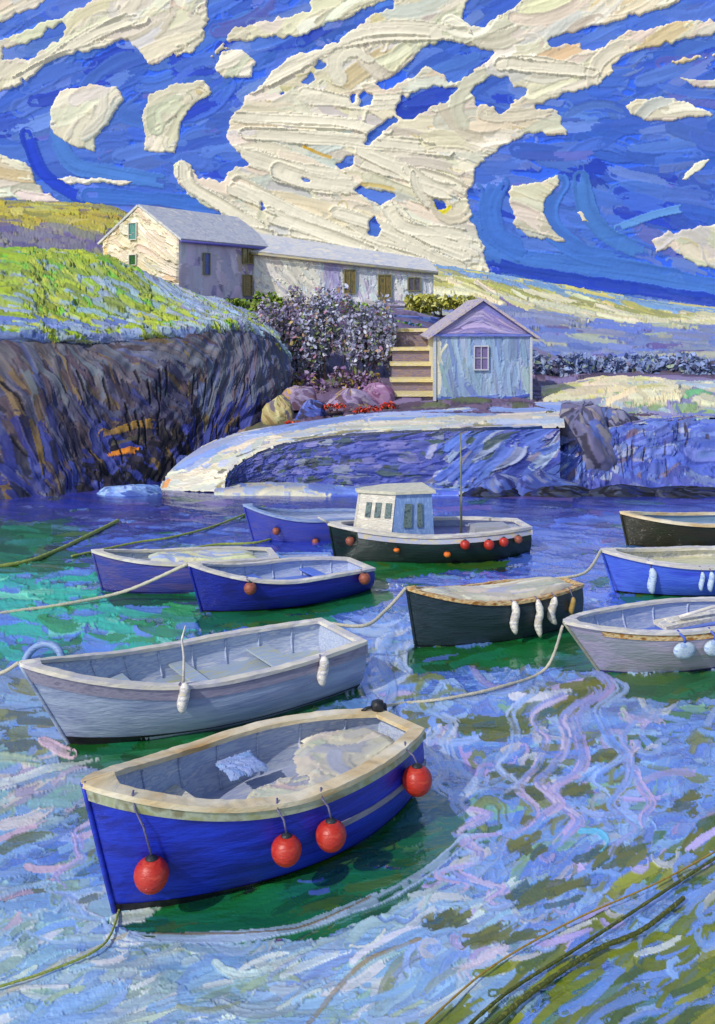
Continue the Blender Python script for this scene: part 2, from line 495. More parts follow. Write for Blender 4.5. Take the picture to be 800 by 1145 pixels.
cl.field(1500, allm, cl_ang, 74, 16, CREAMS, thick=1.1, curl=.7, jit=.1, mixu=.1, bw=2.0, var=.3)
for q, w in (([(205, 188), (212, 206), (245, 226), (300, 262)], 14), ([(300, 262), (262, 252), (232, 240)], 12), ([(262, 172), (300, 186), (350, 196), (400, 205)], 20), ([(310, 192), (350, 205), (395, 212)], 18),
             ([(262, 210), (300, 225), (380, 262), (470, 290)], 18), ([(380, 240), (420, 262), (500, 290), (535, 298)], 16), ([(400, 172), (450, 190), (490, 205), (520, 215)], 18), ([(330, 258), (400, 276), (480, 298)], 12), ([(300, 240), (360, 256), (420, 280)], 14), ([(440, 240), (480, 262), (530, 290)], 14), ([(280, 100), (330, 70), (420, 40), (520, 36)], 16), ([(340, 110), (420, 118), (500, 105)], 14), ([(560, 70), (600, 74), (660, 80)], 14), ([(60, 70), (110, 40), (160, 20)], 14), ([(10, 96), (70, 68), (130, 44)], 12),
             ([(456, 190), (466, 215), (480, 232)], 8), ([(430, 232), (450, 252), (500, 262), (530, 275)], 14), ([(270, 150), (380, 156), (500, 165)], 13), ([(268, 130), (380, 136), (430, 150)], 12)):
    for _ in range(2):
        cl.stroke(cl.smooth(np.array(sh(q)) + rng.normal(0, 3, (len(q), 2))), w, rgb(212, 206, 188), 1.7, dry=.15, edge=.7, clip=allm, bw=2.2)
# little touches of yellow ochre showing between strokes
for q, c in (([(340, 164), (358, 172), (370, 176)], rgb(190, 150, 40)), ([(487, 230), (496, 238), (503, 232)], rgb(198, 186, 30)), ([(405, 206), (425, 208), (440, 212)], rgb(190, 170, 110)), ([(655, 236), (657, 246)], rgb(190, 180, 80))):
    cl.stroke(sh(q), 4, c, 1.0, dry=0, clip=allm)


def skyP(xx, yy, D=400.0):
    return np.stack([(xx - 400) * D / F, np.full(xx.shape, D), CH - (yy - HOR) * D / F], -1)


gx, gy = np.meshgrid(np.arange(CW) - OX, np.arange(CHH) - OY)
PXM = 400.0 / F
P = skyP(gx.astype(float), gy.astype(float)); P[..., 1] -= sky.ht * .8 * PXM * 1.6
mb = MB(); mb.grid(P, sky.col)
# unseen sky past the frame, lighter and clouded to tint the water's reflections
S2 = 9
ox = np.arange(-1400, 2201, S2).astype(float); oy = np.arange(-2600, 441, S2).astype(float)
osky = Canvas(len(ox), len(oy), rgb(70, 112, 214))
osky.field(900, None, -.3, 40, 7, [(5, rgb(76, 116, 196)), (3, rgb(90, 130, 200)), (2, rgb(66, 104, 190)), (3, rgb(118, 152, 206))])
om = noise2(osky.h, osky.w, 26) * .6 + noise2(osky.h, osky.w, 11) * .4 > .60
osky.field(500, om, -.35, 26, 6, CREAMS, clip=om)
X2, Y2 = np.meshgrid(ox, oy)
kp = ~((X2[:-1, :-1] > -OX - S2 + 1) & (X2[1:, 1:] < CW - OX + S2 - 2) & (Y2[:-1, :-1] > -OY - S2 + 1) & (Y2[1:, 1:] < CHH - OY + S2 - 2))
P2 = skyP(X2, Y2); P2[..., 1] += .6
mb.grid(P2, osky.col, keep=kp)
tag(mb.build('sky', M_SKY), kind='structure')

labels = ['great cream cloud bank filling the upper middle of the sky'] + [q[1] for q in OTHERS]
Pc = skyP(gx.astype(float), gy.astype(float))
for i, lb in enumerate(labels):
    m = cid == i + 1
    er = m.copy(); prof = np.zeros(m.shape)
    for k in range(4):
        prof += er / 4.0
        e2 = er.copy(); e2[1:] &= er[:-1]; e2[:-1] &= er[1:]; e2[:, 1:] &= er[:, :-1]; e2[:, :-1] &= er[:, 1:]; er = e2
    inner = prof > .3
    Q = Pc.copy()
    Q[..., 1] -= np.where(inner, (.25 + .35 * prof ** .5 + cl.ht * 1.2 * np.minimum(1, prof * 1.4)) * PXM * 1.5, -.1)
    keep = m[:-1, :-1] & m[1:, :-1] & m[1:, 1:] & m[:-1, 1:]
    b = MB(); b.grid(Q, cl.col, keep=keep)
    o = b.build('cloud', M_CLOUD)
    tag(o, lb, 'cloud', 'clouds over the harbour', 'thing')
# ------------------------------------------------------------------ WATER: a rippled sheet; reflects sky, hulls and quay; pigment = depth, olive strokes and painted reflections
px_ = np.concatenate([np.linspace(-640, -172, 150), np.linspace(-170, 970, 1000), np.linspace(972, 1440, 150)]); py_ = np.concatenate([np.linspace(539, 700, 190)[:-1], np.linspace(700, 1205, 450), np.linspace(1207, 1330, 50)])
WX, WY = np.meshgrid(px_, py_)
water = Canvas(len(px_), len(py_), rgb(20, 70, 50), gl=.75)
wx = lambda px: np.interp(px, px_, np.arange(len(px_)))
wy = lambda py: np.interp(py, py_, np.arange(len(py_)))
wp = lambda pts: [(wx(x), wy(y)) for x, y in pts]


def wmask(x0, y0, x1, y1, n=None):
    x0, x1, y1 = (-700 if x0 <= -170 else x0), (1500 if x1 >= 970 else x1), (1400 if y1 >= 1205 else y1)
    return (WX > x0) & (WX < x1) & (WY > y0) & (WY < y1)


REFL_ZONE = np.zeros(WX.shape, bool)  # zones where green hull reflections are painted into the water colour
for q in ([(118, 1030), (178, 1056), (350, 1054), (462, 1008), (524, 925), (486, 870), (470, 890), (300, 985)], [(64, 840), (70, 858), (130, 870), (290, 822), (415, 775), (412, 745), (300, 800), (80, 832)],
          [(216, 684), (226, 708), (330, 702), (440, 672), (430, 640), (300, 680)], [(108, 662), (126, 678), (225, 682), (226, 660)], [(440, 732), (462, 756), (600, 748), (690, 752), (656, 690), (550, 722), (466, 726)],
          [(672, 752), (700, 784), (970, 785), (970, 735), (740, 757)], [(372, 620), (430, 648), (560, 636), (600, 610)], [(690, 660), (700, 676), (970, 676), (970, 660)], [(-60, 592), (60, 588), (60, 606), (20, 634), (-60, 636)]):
    REFL_ZONE |= water.mask(wp(q), 3, 14)
OPEN = ~REFL_ZONE


def w_ang(x, y):
    X, Y = np.interp(x, np.arange(len(px_)), px_), np.interp(y, np.arange(len(py_)), py_)
    if Y < 700: return -.03
    a = -.12
    if X < 420 and Y > 880: a = -.28
    if X > 420 and Y > 900: a = -.45 if (X - 420) * .75 + Y > 1060 else -.2
    return a


dkgreen = rgb(14, 62, 34); teal = rgb(30, 120, 110); olive = rgb(104, 108, 16); deepb = rgb(24, 40, 140); violet = rgb(56, 54, 140); peri = rgb(98, 142, 208)
pale = rgb(132, 172, 208); sage = rgb(130, 160, 140); pink = rgb(205, 170, 205); aqua = rgb(70, 170, 160)
# body of the water
water.field(2000, None, w_ang, 60, 10, [(4, rgb(16, 80, 44), .4), (2, rgb(20, 76, 70), .45), (1, rgb(60, 92, 20), .3), (2, rgb(40, 84, 150), .5)], thick=.8)
water.field(1300, wmask(-170, 600, 970, 1205) & OPEN, w_ang, 80, 10, [(5, rgb(62, 104, 190), .36), (3, rgb(92, 134, 198), .3), (1.6, rgb(24, 100, 60), .3), (.6, rgb(80, 110, 40), .2), (1, rgb(150, 176, 214), .25)], thick=1.0, curl=.7, mixu=.2, var=.35)  # blue sky reflection painted in, kept off the hull reflections
water.field(560, wmask(-170, 535, 970, 606), 0, 90, 7, [(4, deepb, .5), (2, violet, .42), (2, rgb(34, 50, 170), .5), (.7, rgb(104, 84, 160), .3)], thick=.7, curl=.05)
water.field(160, wmask(-170, 600, 420, 640), -.05, 70, 8, [(3, rgb(30, 60, 180), .5), (1, rgb(20, 90, 50), .6), (1, rgb(60, 90, 200), .4)], thick=.7, curl=.1)
water.field(90, wmask(-120, 588, 60, 632), -.03, 60, 10, [(3, rgb(30, 54, 14), .35), (1, rgb(20, 90, 60), .5)], thick=.7, curl=.1)
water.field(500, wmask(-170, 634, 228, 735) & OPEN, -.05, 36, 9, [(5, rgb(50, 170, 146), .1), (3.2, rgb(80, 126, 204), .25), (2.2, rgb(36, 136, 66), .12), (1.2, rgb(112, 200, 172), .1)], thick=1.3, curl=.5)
water.field(70, wmask(-170, 596, 110, 640), -.05, 40, 8, [(3, rgb(24, 90, 30), .15), (2, rgb(40, 120, 90), .2), (1, rgb(70, 100, 30), .15)], thick=.9, curl=.2)
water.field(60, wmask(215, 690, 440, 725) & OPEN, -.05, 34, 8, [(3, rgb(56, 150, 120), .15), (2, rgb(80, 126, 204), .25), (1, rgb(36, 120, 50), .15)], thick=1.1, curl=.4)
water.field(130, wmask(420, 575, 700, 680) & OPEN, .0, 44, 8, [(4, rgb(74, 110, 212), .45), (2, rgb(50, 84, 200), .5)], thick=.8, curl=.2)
# sky reflections painted as pale strokes, with olive ones, thicker towards the near quay
water.field(200, wmask(400, 690, 720, 800) & OPEN, w_ang, 60, 9, [(4, peri, .36), (2, rgb(84, 124, 206), .42), (1, rgb(160, 184, 220), .25)], thick=1.0, curl=.8, mixu=.2)
water.field(1000, wmask(430, 760, 970, 1060) & OPEN, w_ang, 66, 9, [(5, peri, .34), (4, rgb(66, 108, 196), .4), (1.6, rgb(70, 110, 40), .12), (1.2, olive, .1), (1.4, pale, .2), (.6, rgb(120, 170, 120), .2), (.5, rgb(180, 160, 206), .15)], thick=1.0, curl=.9, mixu=.2, var=.35)
low = wmask(-170, 1000, 560, 1205)
water.field(1400, low & OPEN, w_ang, 84, 10, [(5, rgb(124, 162, 206), .2), (3.5, rgb(146, 182, 210), .16), (3, rgb(156, 180, 188), .1), (1.8, sage, .15), (.35, rgb(124, 136, 60), .15), (1.1, rgb(200, 208, 205), .1)], thick=1.2, curl=.6, mixu=.25, var=.35)
water.field(430, wmask(-170, 840, 118, 1040) & OPEN, w_ang, 42, 9, [(4, rgb(116, 156, 196), .25), (2, rgb(146, 178, 190), .15), (1.4, sage, .15), (.9, rgb(196, 170, 190), .1), (1.0, rgb(96, 104, 40), .2)], thick=1.1, curl=.4)
water.field(60, wmask(-60, 756, 52, 850), -.1, 40, 11, [(3, rgb(130, 134, 70), .12), (3, rgb(126, 156, 190), .2), (1.2, rgb(80, 90, 24), .2)], thick=1.1)
water.field(120, wmask(-60, 850, 110, 900), -.3, 44, 8, [(3, rgb(120, 165, 160), .25), (2, rgb(130, 150, 190), .3), (1.2, rgb(176, 160, 180), .2), (.5, rgb(200, 190, 184), .15)], thick=1.2)
rb = (WX - 535) * .80 + (WY - 1145) + 110 * (noise2(len(py_), len(px_), 60) - .5) + 60 * (noise2(len(py_), len(px_), 16) - .5) > 0
water.field(480, rb & (WY > 900), -.62, 60, 10, [(5, rgb(108, 120, 12), .04), (2, rgb(76, 98, 12), .06), (1.5, rgb(140, 146, 36), .04), (1.6, rgb(84, 128, 196), .3)], thick=1.1, curl=.3)
water.field(50, rb & (WY > 960) & (WX > 520), -.5, 80, 7, [(4, rgb(96, 134, 196), .3), (1.0, rgb(120, 150, 190), .2), (2, rgb(80, 100, 20), .1)], thick=1.0, curl=.7, mixu=.35, var=.4)
water.field(260, wmask(420, 690, 900, 1080) & OPEN, w_ang, 46, 6, [(3, rgb(140, 170, 216), .25), (2, rgb(110, 150, 214), .3), (1.2, rgb(196, 196, 196), .12), (1.2, rgb(176, 160, 206), .15), (.8, rgb(120, 130, 60), .1)], thick=1.3, curl=1.7, mixu=.25, var=.4, bw=1.3)
water.field(140, wmask(-170, 850, 560, 1205) & OPEN, w_ang, 60, 6, [(3, rgb(150, 180, 212), .2), (2, rgb(196, 204, 204), .1), (1, rgb(150, 170, 140), .1)], thick=1.4, curl=.45, mixu=.25, var=.4, bw=1.3)
# olive patches between the boats
for x, y, a, b in ((548, 818, 44, 12), (592, 862, 34, 12), (600, 888, 24, 9), (640, 790, 34, 7), (598, 946, 20, 10), (640, 885, 18, 8), (618, 1000, 38, 12), (560, 1050, 34, 10), (775, 900, 16, 10), (700, 850, 26, 7), (500, 1030, 22, 7), (690, 960, 30, 8), (690, 770, 40, 8), (770, 770, 36, 9)):
    m = (((WX - x) / a) ** 2 + ((WY - y) / b) ** 2) < 1
    water.field(int(6 + a / 4), m, w_ang, a * .9, 7, [(3, rgb(80, 92, 10), .1), (2, olive, .08), (1, rgb(40, 74, 20), .2)], thick=.9, curl=.3)


water.field(640, REFL_ZONE, w_ang, 60, 11, [(4, rgb(16, 104, 52), .16), (3, rgb(14, 84, 30), .18), (1.2, rgb(20, 110, 76), .2), (.8, rgb(56, 96, 20), .16)], thick=.5, curl=.2, clip=REFL_ZONE)  # dark green of the painted hull reflections
water.field(14, REFL_ZONE, w_ang, 30, 4, [(2, rgb(80, 116, 196), .4), (1, rgb(60, 120, 60), .2)], thick=.6, curl=.3, clip=REFL_ZONE)


def squig(p0, p1, amp, n, w, cols, gl=.12, ph=0.0):
    w = w * 1.5
    """a wriggling mast reflection painted into the water colour"""
    t = np.linspace(0, 1, n * 10 + 1)
    p0, p1 = np.array(p0, float), np.array(p1, float)
    b = p0[None] + (p1 - p0)[None] * t[:, None]
    b[:, 0] += amp * np.sin(t * n * math.pi + ph) * (.6 + .4 * np.sin(t * 9 + 1)) ; b[:, 1] += amp * .05 * np.cos(t * n * 2 * math.pi)
    for k in range(4):                                   # several loaded hairs of the same stroke, each its own tint
        off = (k - 1.5) * w * .42
        for i in range(0, len(t) - 6, 4):
            if rng.random() < .18: continue
            c = cols[rng.integers(len(cols))]
            seg = b[max(0, i - 2):i + 8].copy(); seg[:, 0] += off + rng.normal(0, .8)
            seg[:, 1] += rng.normal(0, 1.0)
            water.stroke(wp(seg), w * .5 * rng.uniform(.6, 1.3), c * rng.uniform(.85, 1.1), 1.0, gl=gl + .15, dry=.45, bw=1.2, mixu=.55, var=.45)


lil = [rgb(168, 150, 208), rgb(196, 166, 206), rgb(138, 146, 210), rgb(206, 188, 210), rgb(120, 140, 206)]  # tints of the painted mast reflections
wht = [rgb(176, 194, 220), rgb(196, 202, 212), rgb(140, 170, 218), rgb(156, 180, 218)]
squig((664, 752), (628, 945), 22, 5, 6, lil); squig((650, 770), (600, 930), 18, 5, 5, lil, ph=1); squig((700, 830), (730, 930), 12, 3, 5, lil, ph=2)
squig((672, 760), (690, 900), 24, 4, 5, [rgb(100, 140, 220), rgb(150, 180, 226)], ph=.6)
squig((490, 800), (530, 920), 16, 4, 6, wht); squig((475, 815), (505, 905), 10, 4, 5, wht, ph=1.5); squig((470, 700), (425, 790), 20, 4, 6, wht, ph=.4); squig((440, 705), (400, 780), 16, 3, 5, wht, ph=2)
squig((515, 905), (545, 1010), 28, 5, 5, lil, ph=.3); squig((545, 930), (505, 1000), 26, 4, 5, wht + lil, ph=2.2)
squig((585, 770), (560, 900), 14, 5, 4, [rgb(140, 170, 220), rgb(170, 190, 224)], ph=.7); squig((710, 790), (690, 960), 18, 5, 4, [rgb(120, 155, 220), rgb(150, 160, 214)], ph=1.1); squig((620, 780), (570, 960), 20, 5, 4, lil, ph=2.4)
squig((560, 1060), (520, 1100), 14, 2, 7, [rgb(226, 205, 205), rgb(214, 200, 214)]); squig((100, 910), (70, 1000), 16, 4, 4, lil, ph=1)
squig((60, 1000), (115, 1030), 10, 2, 5, wht)
for q, w, c in (([(650, 934), (668, 934), (678, 944), (672, 954)], 6, rgb(90, 180, 214)), ([(40, 715), (60, 728), (62, 744)], 5, rgb(120, 150, 214)), ([(50, 832), (64, 840), (80, 846)], 12, rgb(214, 180, 190)), ([(2, 880), (60, 862), (110, 852)], 8, rgb(206, 214, 206)),
                ([(5, 925), (40, 915), (55, 905)], 14, rgb(206, 196, 190)), ([(130, 1032), (150, 1026), (176, 1022)], 11, rgb(214, 222, 216)), ([(345, 1145), (400, 1085), (470, 1055)], 5, rgb(150, 130, 60)),
                ([(0, 1118), (70, 1082), (160, 1040)], 5, rgb(190, 186, 150)), ([(150, 1052), (300, 1045), (440, 1000), (520, 940)], 12, rgb(166, 190, 220)), ([(170, 1046), (330, 1040), (440, 992)], 2.0, rgb(110, 96, 60)),  # last one: thin brown edge of the painted hull reflection
                ([(430, 800), (440, 770), (425, 740), (440, 712)], 10, rgb(130, 165, 220)), ([(420, 790), (408, 760), (430, 735)], 8, rgb(104, 146, 218))):
    water.stroke(water.smooth(wp(q)), w, c, 1.3, gl=.15, dry=.3, mixu=.25, var=.35)

Yw = 6600.0 / (WY - HOR); Xw = (WX - 400) * Yw / F
# slow swell on top of the stroke relief
sw = .012 * (np.sin(Xw * 1.7 + Yw * 2.6 + 1.3 * np.sin(Yw * .9)) + .8 * np.sin(-Xw * 1.1 + Yw * 4.3 + 2 * np.sin(Xw * .8)) + .5 * np.sin(Xw * 4.3 + Yw * 7.0 + 3 * np.sin(Yw * 1.4)))
fade = np.clip((WY - 545) / 25, .25, 1)
Zw = (sw + water.ht * .0019 * Yw) * fade
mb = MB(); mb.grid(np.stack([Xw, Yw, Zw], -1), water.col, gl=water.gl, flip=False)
# the rest of the harbour to both sides, behind and under the far walls
def flat(x0, y0, x1, y1, z, c):
    mb.add([(x0, y0, z), (x1, y0, z), (x1, y1, z), (x0, y1, z)], [(0, 1, 2, 3)], c)
flat(-120, -40, 120, 90, -.07, (*rgb(20, 60, 90), .7))
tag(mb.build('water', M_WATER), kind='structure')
g = MB(); g.add([(-2500, -300, -1.2), (2500, -300, -1.2), (2500, 2500, -1.2), (-2500, 2500, -1.2)], [(0, 1, 2, 3)], rgb(60, 70, 60))
tag(g.build('ground', M_LAND), kind='structure')
# ------------------------------------------------------------------ LAND
def sheet(name, rows, cw, ch, paint, amp, base_col, mat=None, rough_amp=0.0, rough_cell=22, parent=None, off=None, back=None):
    """a painted relief sheet through control points given as (px, py, Y)"""
    A = np.array([[at(*q) for q in r] for r in rows])
    P = ctrl_map(A, ch, cw)
    cv = Canvas(cw, ch, base_col)
    paint(cv)
    h = cv.ht * amp
    if rough_amp:
        fade = np.clip(np.minimum(cv.yy, 0 * cv.yy + 40) / 40.0, 0, 1)
        h = h + fade * (rough_amp * (noise2(ch, cw, rough_cell) - .5) + rough_amp * .5 * (noise2(ch, cw, rough_cell * .4) - .5))
    n = normals(P)
    if (n * np.array([0, -1, .4])).sum(-1).mean() < 0: n = -n
    mb = MB(); mb.grid(P + n * h[..., None], cv.col)
    return mb.build(name, mat or M_LAND, parent, off=off)


R = rgb
# distant hill on the left, yellow above a mauve band
def p_hill(c):
    v = lambda a, b: (c.yy > a * c.h) & (c.yy < b * c.h)
    c.field(900, None, .03, 36, 7, [(5, R(176, 162, 52)), (2, R(150, 138, 60)), (2, R(190, 180, 90)), (1, R(120, 110, 110))], curl=.2)
    c.field(260, v(.42, .75), 0, 40, 7, [(4, R(124, 116, 130)), (2, R(104, 92, 134)), (1.4, R(140, 134, 116))], curl=.15)
    c.field(40, v(0, .12), .05, 40, 6, [(3, R(150, 146, 96)), (1, R(110, 106, 120))])
tag(sheet('hill', [[(-260, 212, 125), (-60, 222, 122), (0, 226, 120), (60, 229, 120), (120, 233, 120), (170, 250, 120), (260, 275, 120)],
                   [(-260, 240, 112), (-60, 245, 110), (0, 246, 108), (60, 248, 108), (120, 250, 108), (170, 265, 108), (260, 290, 108)],
                   [(-260, 290, 88), (-60, 292, 86), (0, 292, 84), (60, 294, 84), (120, 300, 84), (170, 310, 84), (260, 330, 84)],
                   [(-260, 330, 72), (-60, 330, 72), (0, 330, 72), (60, 330, 72), (120, 335, 72), (170, 340, 72), (260, 350, 72)]], 420, 130, p_hill, .35, R(160, 150, 80)), kind='structure')

# long ridge on the right: pale blue crest, yellow and cream fields, lavender slope
def p_ridge(c):
    v = lambda a, b: (c.yy > a * c.h) & (c.yy < b * c.h)
    c.field(400, v(0, .22), .12, 60, 6, [(4, R(138, 168, 196)), (3, R(116, 150, 192)), (1.6, R(206, 198, 110))], curl=.1)
    c.field(520, v(.2, .44), .2, 60, 8, [(3, R(186, 182, 96)), (3, R(212, 206, 160)), (2, R(150, 148, 84)), (1, R(216, 196, 130))], curl=.15)
    c.field(130, v(.36, .46), .16, 80, 8, [(4, R(222, 214, 176)), (2, R(206, 196, 130))], curl=.1, thick=1.5)
    c.field(420, v(.46, 1.0), .04, 60, 8, [(3, R(124, 136, 186)), (3, R(140, 146, 170)), (2, R(104, 124, 190)), (1.4, R(176, 180, 150)), (.6, R(110, 96, 150))], curl=.15)
tag(sheet('hill', [[(380, 285, 150), (470, 296, 148), (540, 306, 146), (600, 316, 144), (700, 333, 140), (800, 346, 136), (1000, 362, 130)],
                   [(380, 300, 132), (470, 315, 130), (540, 322, 128), (600, 335, 126), (700, 352, 122), (800, 360, 120), (1000, 372, 115)],
                   [(380, 330, 110), (470, 340, 108), (540, 345, 106), (600, 354, 104), (700, 368, 100), (800, 372, 98), (1000, 380, 95)],
                   [(380, 380, 78), (470, 385, 76), (540, 388, 74), (600, 390, 72), (700, 392, 70), (800, 392, 70), (1000, 396, 68)],
                   [(380, 400, 66), (470, 405, 64), (540, 408, 62), (600, 410, 60), (700, 412, 58), (800, 414, 58), (1000, 416, 58)]], 520, 170, p_ridge, .32, R(150, 150, 120)), kind='structure')

# rocky headland on the left
def p_cliff(c):
    def a(x, y):
        u, v_ = x / c.w, y / c.h
        return .75 + .35 * math.sin(u * 9) + .2 * v_ if u < .72 else 1.15 - .3 * math.sin(u * 14)
    c.field(1100, None, a, 70, 6, [(4, R(60, 58, 82)), (3, R(74, 74, 98)), (4, R(70, 60, 68)), (1.5, R(90, 94, 112)), (1.2, R(98, 82, 62)), (1.0, R(50, 56, 104))], curl=.15)
    top = c.yy < c.h * .32
    c.field(420, top, a, 76, 6, [(4, R(96, 100, 116)), (4, R(92, 88, 98)), (1.5, R(84, 92, 128)), (.8, R(112, 94, 68)), (2, R(76, 66, 78))], curl=.15)
    rt = (c.xx > c.w * .6) & (c.yy < c.h * .6)
    c.field(300, rt, 1.15, 70, 6, [(4, R(96, 100, 116)), (3, R(80, 88, 124)), (2, R(92, 82, 98))], curl=.3)
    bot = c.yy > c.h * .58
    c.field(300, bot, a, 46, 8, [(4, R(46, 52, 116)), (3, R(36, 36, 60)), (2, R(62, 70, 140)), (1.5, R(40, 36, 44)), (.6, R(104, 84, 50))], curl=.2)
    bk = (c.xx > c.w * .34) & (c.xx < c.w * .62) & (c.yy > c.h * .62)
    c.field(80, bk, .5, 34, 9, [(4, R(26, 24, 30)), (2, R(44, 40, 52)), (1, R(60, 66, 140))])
    for q, w, col in (([(.36, .56), (.44, .55), (.52, .57)], 8, R(150, 116, 52)), ([(.385, .66), (.42, .655), (.455, .665)], 7, R(214, 130, 40)), ([(.38, .61), (.5, .6)], 5, R(90, 84, 70))):
        c.stroke([(x * c.w, y * c.h) for x, y in q], w, col, 1.4)
    for k in range(60):
        x, y = rng.random() * c.w, c.h * rng.uniform(.3, .95)
        c.stroke([(x, y), (x + 14, y + 22), (x + 20, y + 40)], 3, R(24, 22, 34), .2, dry=.5)
tag(sheet('cliff', [[(-260, 366, 38), (0, 368, 38), (110, 369, 39), (200, 366, 40), (262, 362, 41), (300, 374, 42), (322, 398, 43)],
                    [(-260, 400, 36.6), (0, 402, 36.8), (110, 402, 38), (200, 398, 39), (262, 395, 40.3), (302, 405, 41), (326, 425, 42)],
                    [(-260, 470, 33.6), (0, 470, 34.2), (100, 470, 35.5), (180, 460, 37.4), (240, 448, 39), (290, 440, 40), (326, 450, 41.2)],
                    [(-260, 535, 32), (0, 535, 32.4), (96, 530, 33.6), (165, 520, 35.2), (215, 500, 37), (270, 478, 38.5), (326, 466, 40.3)],
                    [(-260, 580, 31), (0, 580, 31.2), (90, 578, 32), (150, 572, 33.4), (200, 560, 34.6), (262, 520, 37), (330, 490, 39.4)]], 600, 250, p_cliff, .07, R(70, 72, 104), rough_amp=.34, rough_cell=26), kind='structure')

# grass on top of the headland
def p_grass(c):
    c.field(1700, None, lambda x, y: .25 + .3 * (x / c.w), 24, 6, [(5, R(150, 172, 48)), (4, R(170, 180, 66)), (2, R(140, 162, 176)), (2, R(156, 174, 184)), (2, R(130, 144, 48)), (1, R(116, 180, 56))], curl=.4, thick=1.2)
    tp = (c.yy < c.h * .30) & (c.xx < c.w * .62)
    c.field(170, tp, 0, 24, 7, [(4, R(150, 170, 30)), (2, R(176, 184, 50)), (1, R(110, 180, 40))])
    rt = (c.xx > c.w * .58)
    c.field(220, rt, .55, 44, 8, [(4, R(146, 166, 196)), (3, R(160, 172, 186)), (1.5, R(158, 168, 60)), (1, R(130, 130, 176))], curl=.15, thick=1.3)
    bt = c.yy > c.h * .86
    c.field(120, bt, 0, 40, 6, [(4, R(140, 152, 180)), (2, R(110, 124, 170)), (1, R(150, 160, 110))])
    c.field(60, (c.xx < c.w * .45) & (c.yy > c.h * .7), .3, 30, 8, [(3, R(96, 116, 180)), (2, R(130, 146, 190))])
tag(sheet('grass_slope', [[(-260, 290, 66), (0, 288, 66), (60, 289, 66), (110, 292, 66), (160, 316, 66), (205, 332, 66), (250, 350, 62), (300, 366, 58)],
                          [(-260, 281, 60), (0, 281, 60), (60, 283, 60), (108, 287, 59), (160, 307, 58), (205, 328, 56), (250, 342, 52), (300, 362, 50)],
                          [(-260, 310, 50), (0, 310, 50), (60, 312, 50), (120, 316, 50), (180, 332, 49), (225, 344, 47), (262, 354, 45), (305, 374, 45)],
                          [(-260, 345, 42), (0, 346, 42), (60, 347, 42), (130, 350, 42.5), (195, 352, 43), (235, 356, 43), (270, 362, 42.5), (312, 386, 43)],
                          [(-260, 368, 37.9), (0, 370, 37.9), (70, 371, 38.4), (140, 370, 39.2), (200, 368, 39.9), (240, 365, 40.6), (275, 366, 41.2), (322, 399, 42.9)],
                          [(-260, 378, 37.9), (0, 380, 37.9), (70, 381, 38.4), (140, 380, 39.2), (200, 378, 39.9), (240, 374, 40.8), (275, 374, 41.6), (322, 404, 43)]], 560, 200, p_grass, .16, R(150, 165, 100)), kind='structure')

# the made ground behind the quay, climbing to the houses
def p_bank(c):
    c.field(500, None, .1, 30, 8, [(3, R(110, 92, 120)), (3, R(136, 124, 160)), (2, R(84, 70, 90)), (1, R(150, 130, 110)), (1, R(90, 100, 70))])
tag(sheet('terrain', [[(200, 340, 100), (300, 346, 100), (400, 352, 100), (480, 360, 100), (560, 372, 95), (620, 380, 90), (700, 390, 82), (900, 395, 80)],
                      [(200, 338, 66), (285, 340, 64), (380, 345, 66), (480, 352, 70), (560, 380, 66), (620, 400, 62), (700, 404, 60), (900, 410, 60)],
                      [(240, 372, 56), (310, 366, 54), (380, 368, 54), (450, 368, 52), (560, 404, 54), (620, 420, 50), (700, 420, 50), (900, 424, 50)],
                      [(260, 420, 46), (320, 420, 46), (390, 418, 46), (455, 415, 46), (560, 436, 46), (620, 438, 44), (700, 438, 44), (900, 436, 44)],
                      [(230, 486, 39), (320, 468, 39.5), (390, 460, 39.5), (455, 453, 39.8), (560, 449, 40), (620, 452, 40), (700, 452, 40.5), (900, 452, 41)],
                      [(190, 532, 35.5), (320, 483, 37), (390, 473, 37), (455, 469, 36.6), (560, 465, 36.6), (620, 466, 36.5), (700, 470, 36.8), (900, 476, 37)]], 460, 180, p_bank, .14, R(110, 100, 120)), kind='structure')

# slipway and quay top: pale concrete curving down into the water
def p_slip(c):
    c.field(420, None, 0, 44, 8, [(4, R(206, 198, 178)), (3, R(190, 190, 184)), (2, R(176, 184, 200)), (2, R(216, 206, 176)), (1, R(150, 160, 190))], curl=.1, thick=1.4)
    c.field(110, (c.yy < c.h * .34), 0, 60, 9, [(4, R(130, 150, 206)), (2, R(160, 172, 206)), (1, R(190, 190, 190))], curl=.06)
    c.field(60, (c.xx < c.w * .2), .3, 40, 12, [(4, R(222, 214, 190)), (2, R(206, 206, 196))], thick=1.8)
    c.stroke([(c.w * .02, 6), (c.w * .09, 5), (c.w * .16, 7)], 7, R(226, 150, 70), 1.3)
    c.field(16, (c.yy > c.h * .8), 0, 30, 5, [(1, R(150, 140, 100)), (1, R(110, 110, 90))])
SO = [(178, 552, 33.4), (184, 540, 34.0), (192, 527, 34.8), (216, 508, 36.0), (258, 488, 37.8), (320, 476, 37.6), (400, 465, 37.4), (480, 460, 37.2), (545, 455, 38.6), (628, 450, 39.6)]
SI = [(252, 552, 32.6), (253, 540, 33.2), (258, 528, 33.9), (276, 513, 34.4), (310, 500, 34.5), (345, 493, 34.2), (402, 486, 33.6), (480, 482, 33.2), (545, 480, 33.0), (632, 478, 33.0)]
mid = [tuple((np.array(a) + np.array(b)) / 2) for a, b in zip(SO, SI)]
tag(sheet('slipway', [SO, mid, SI], 520, 60, p_slip, .05, R(200, 192, 172)), kind='structure')

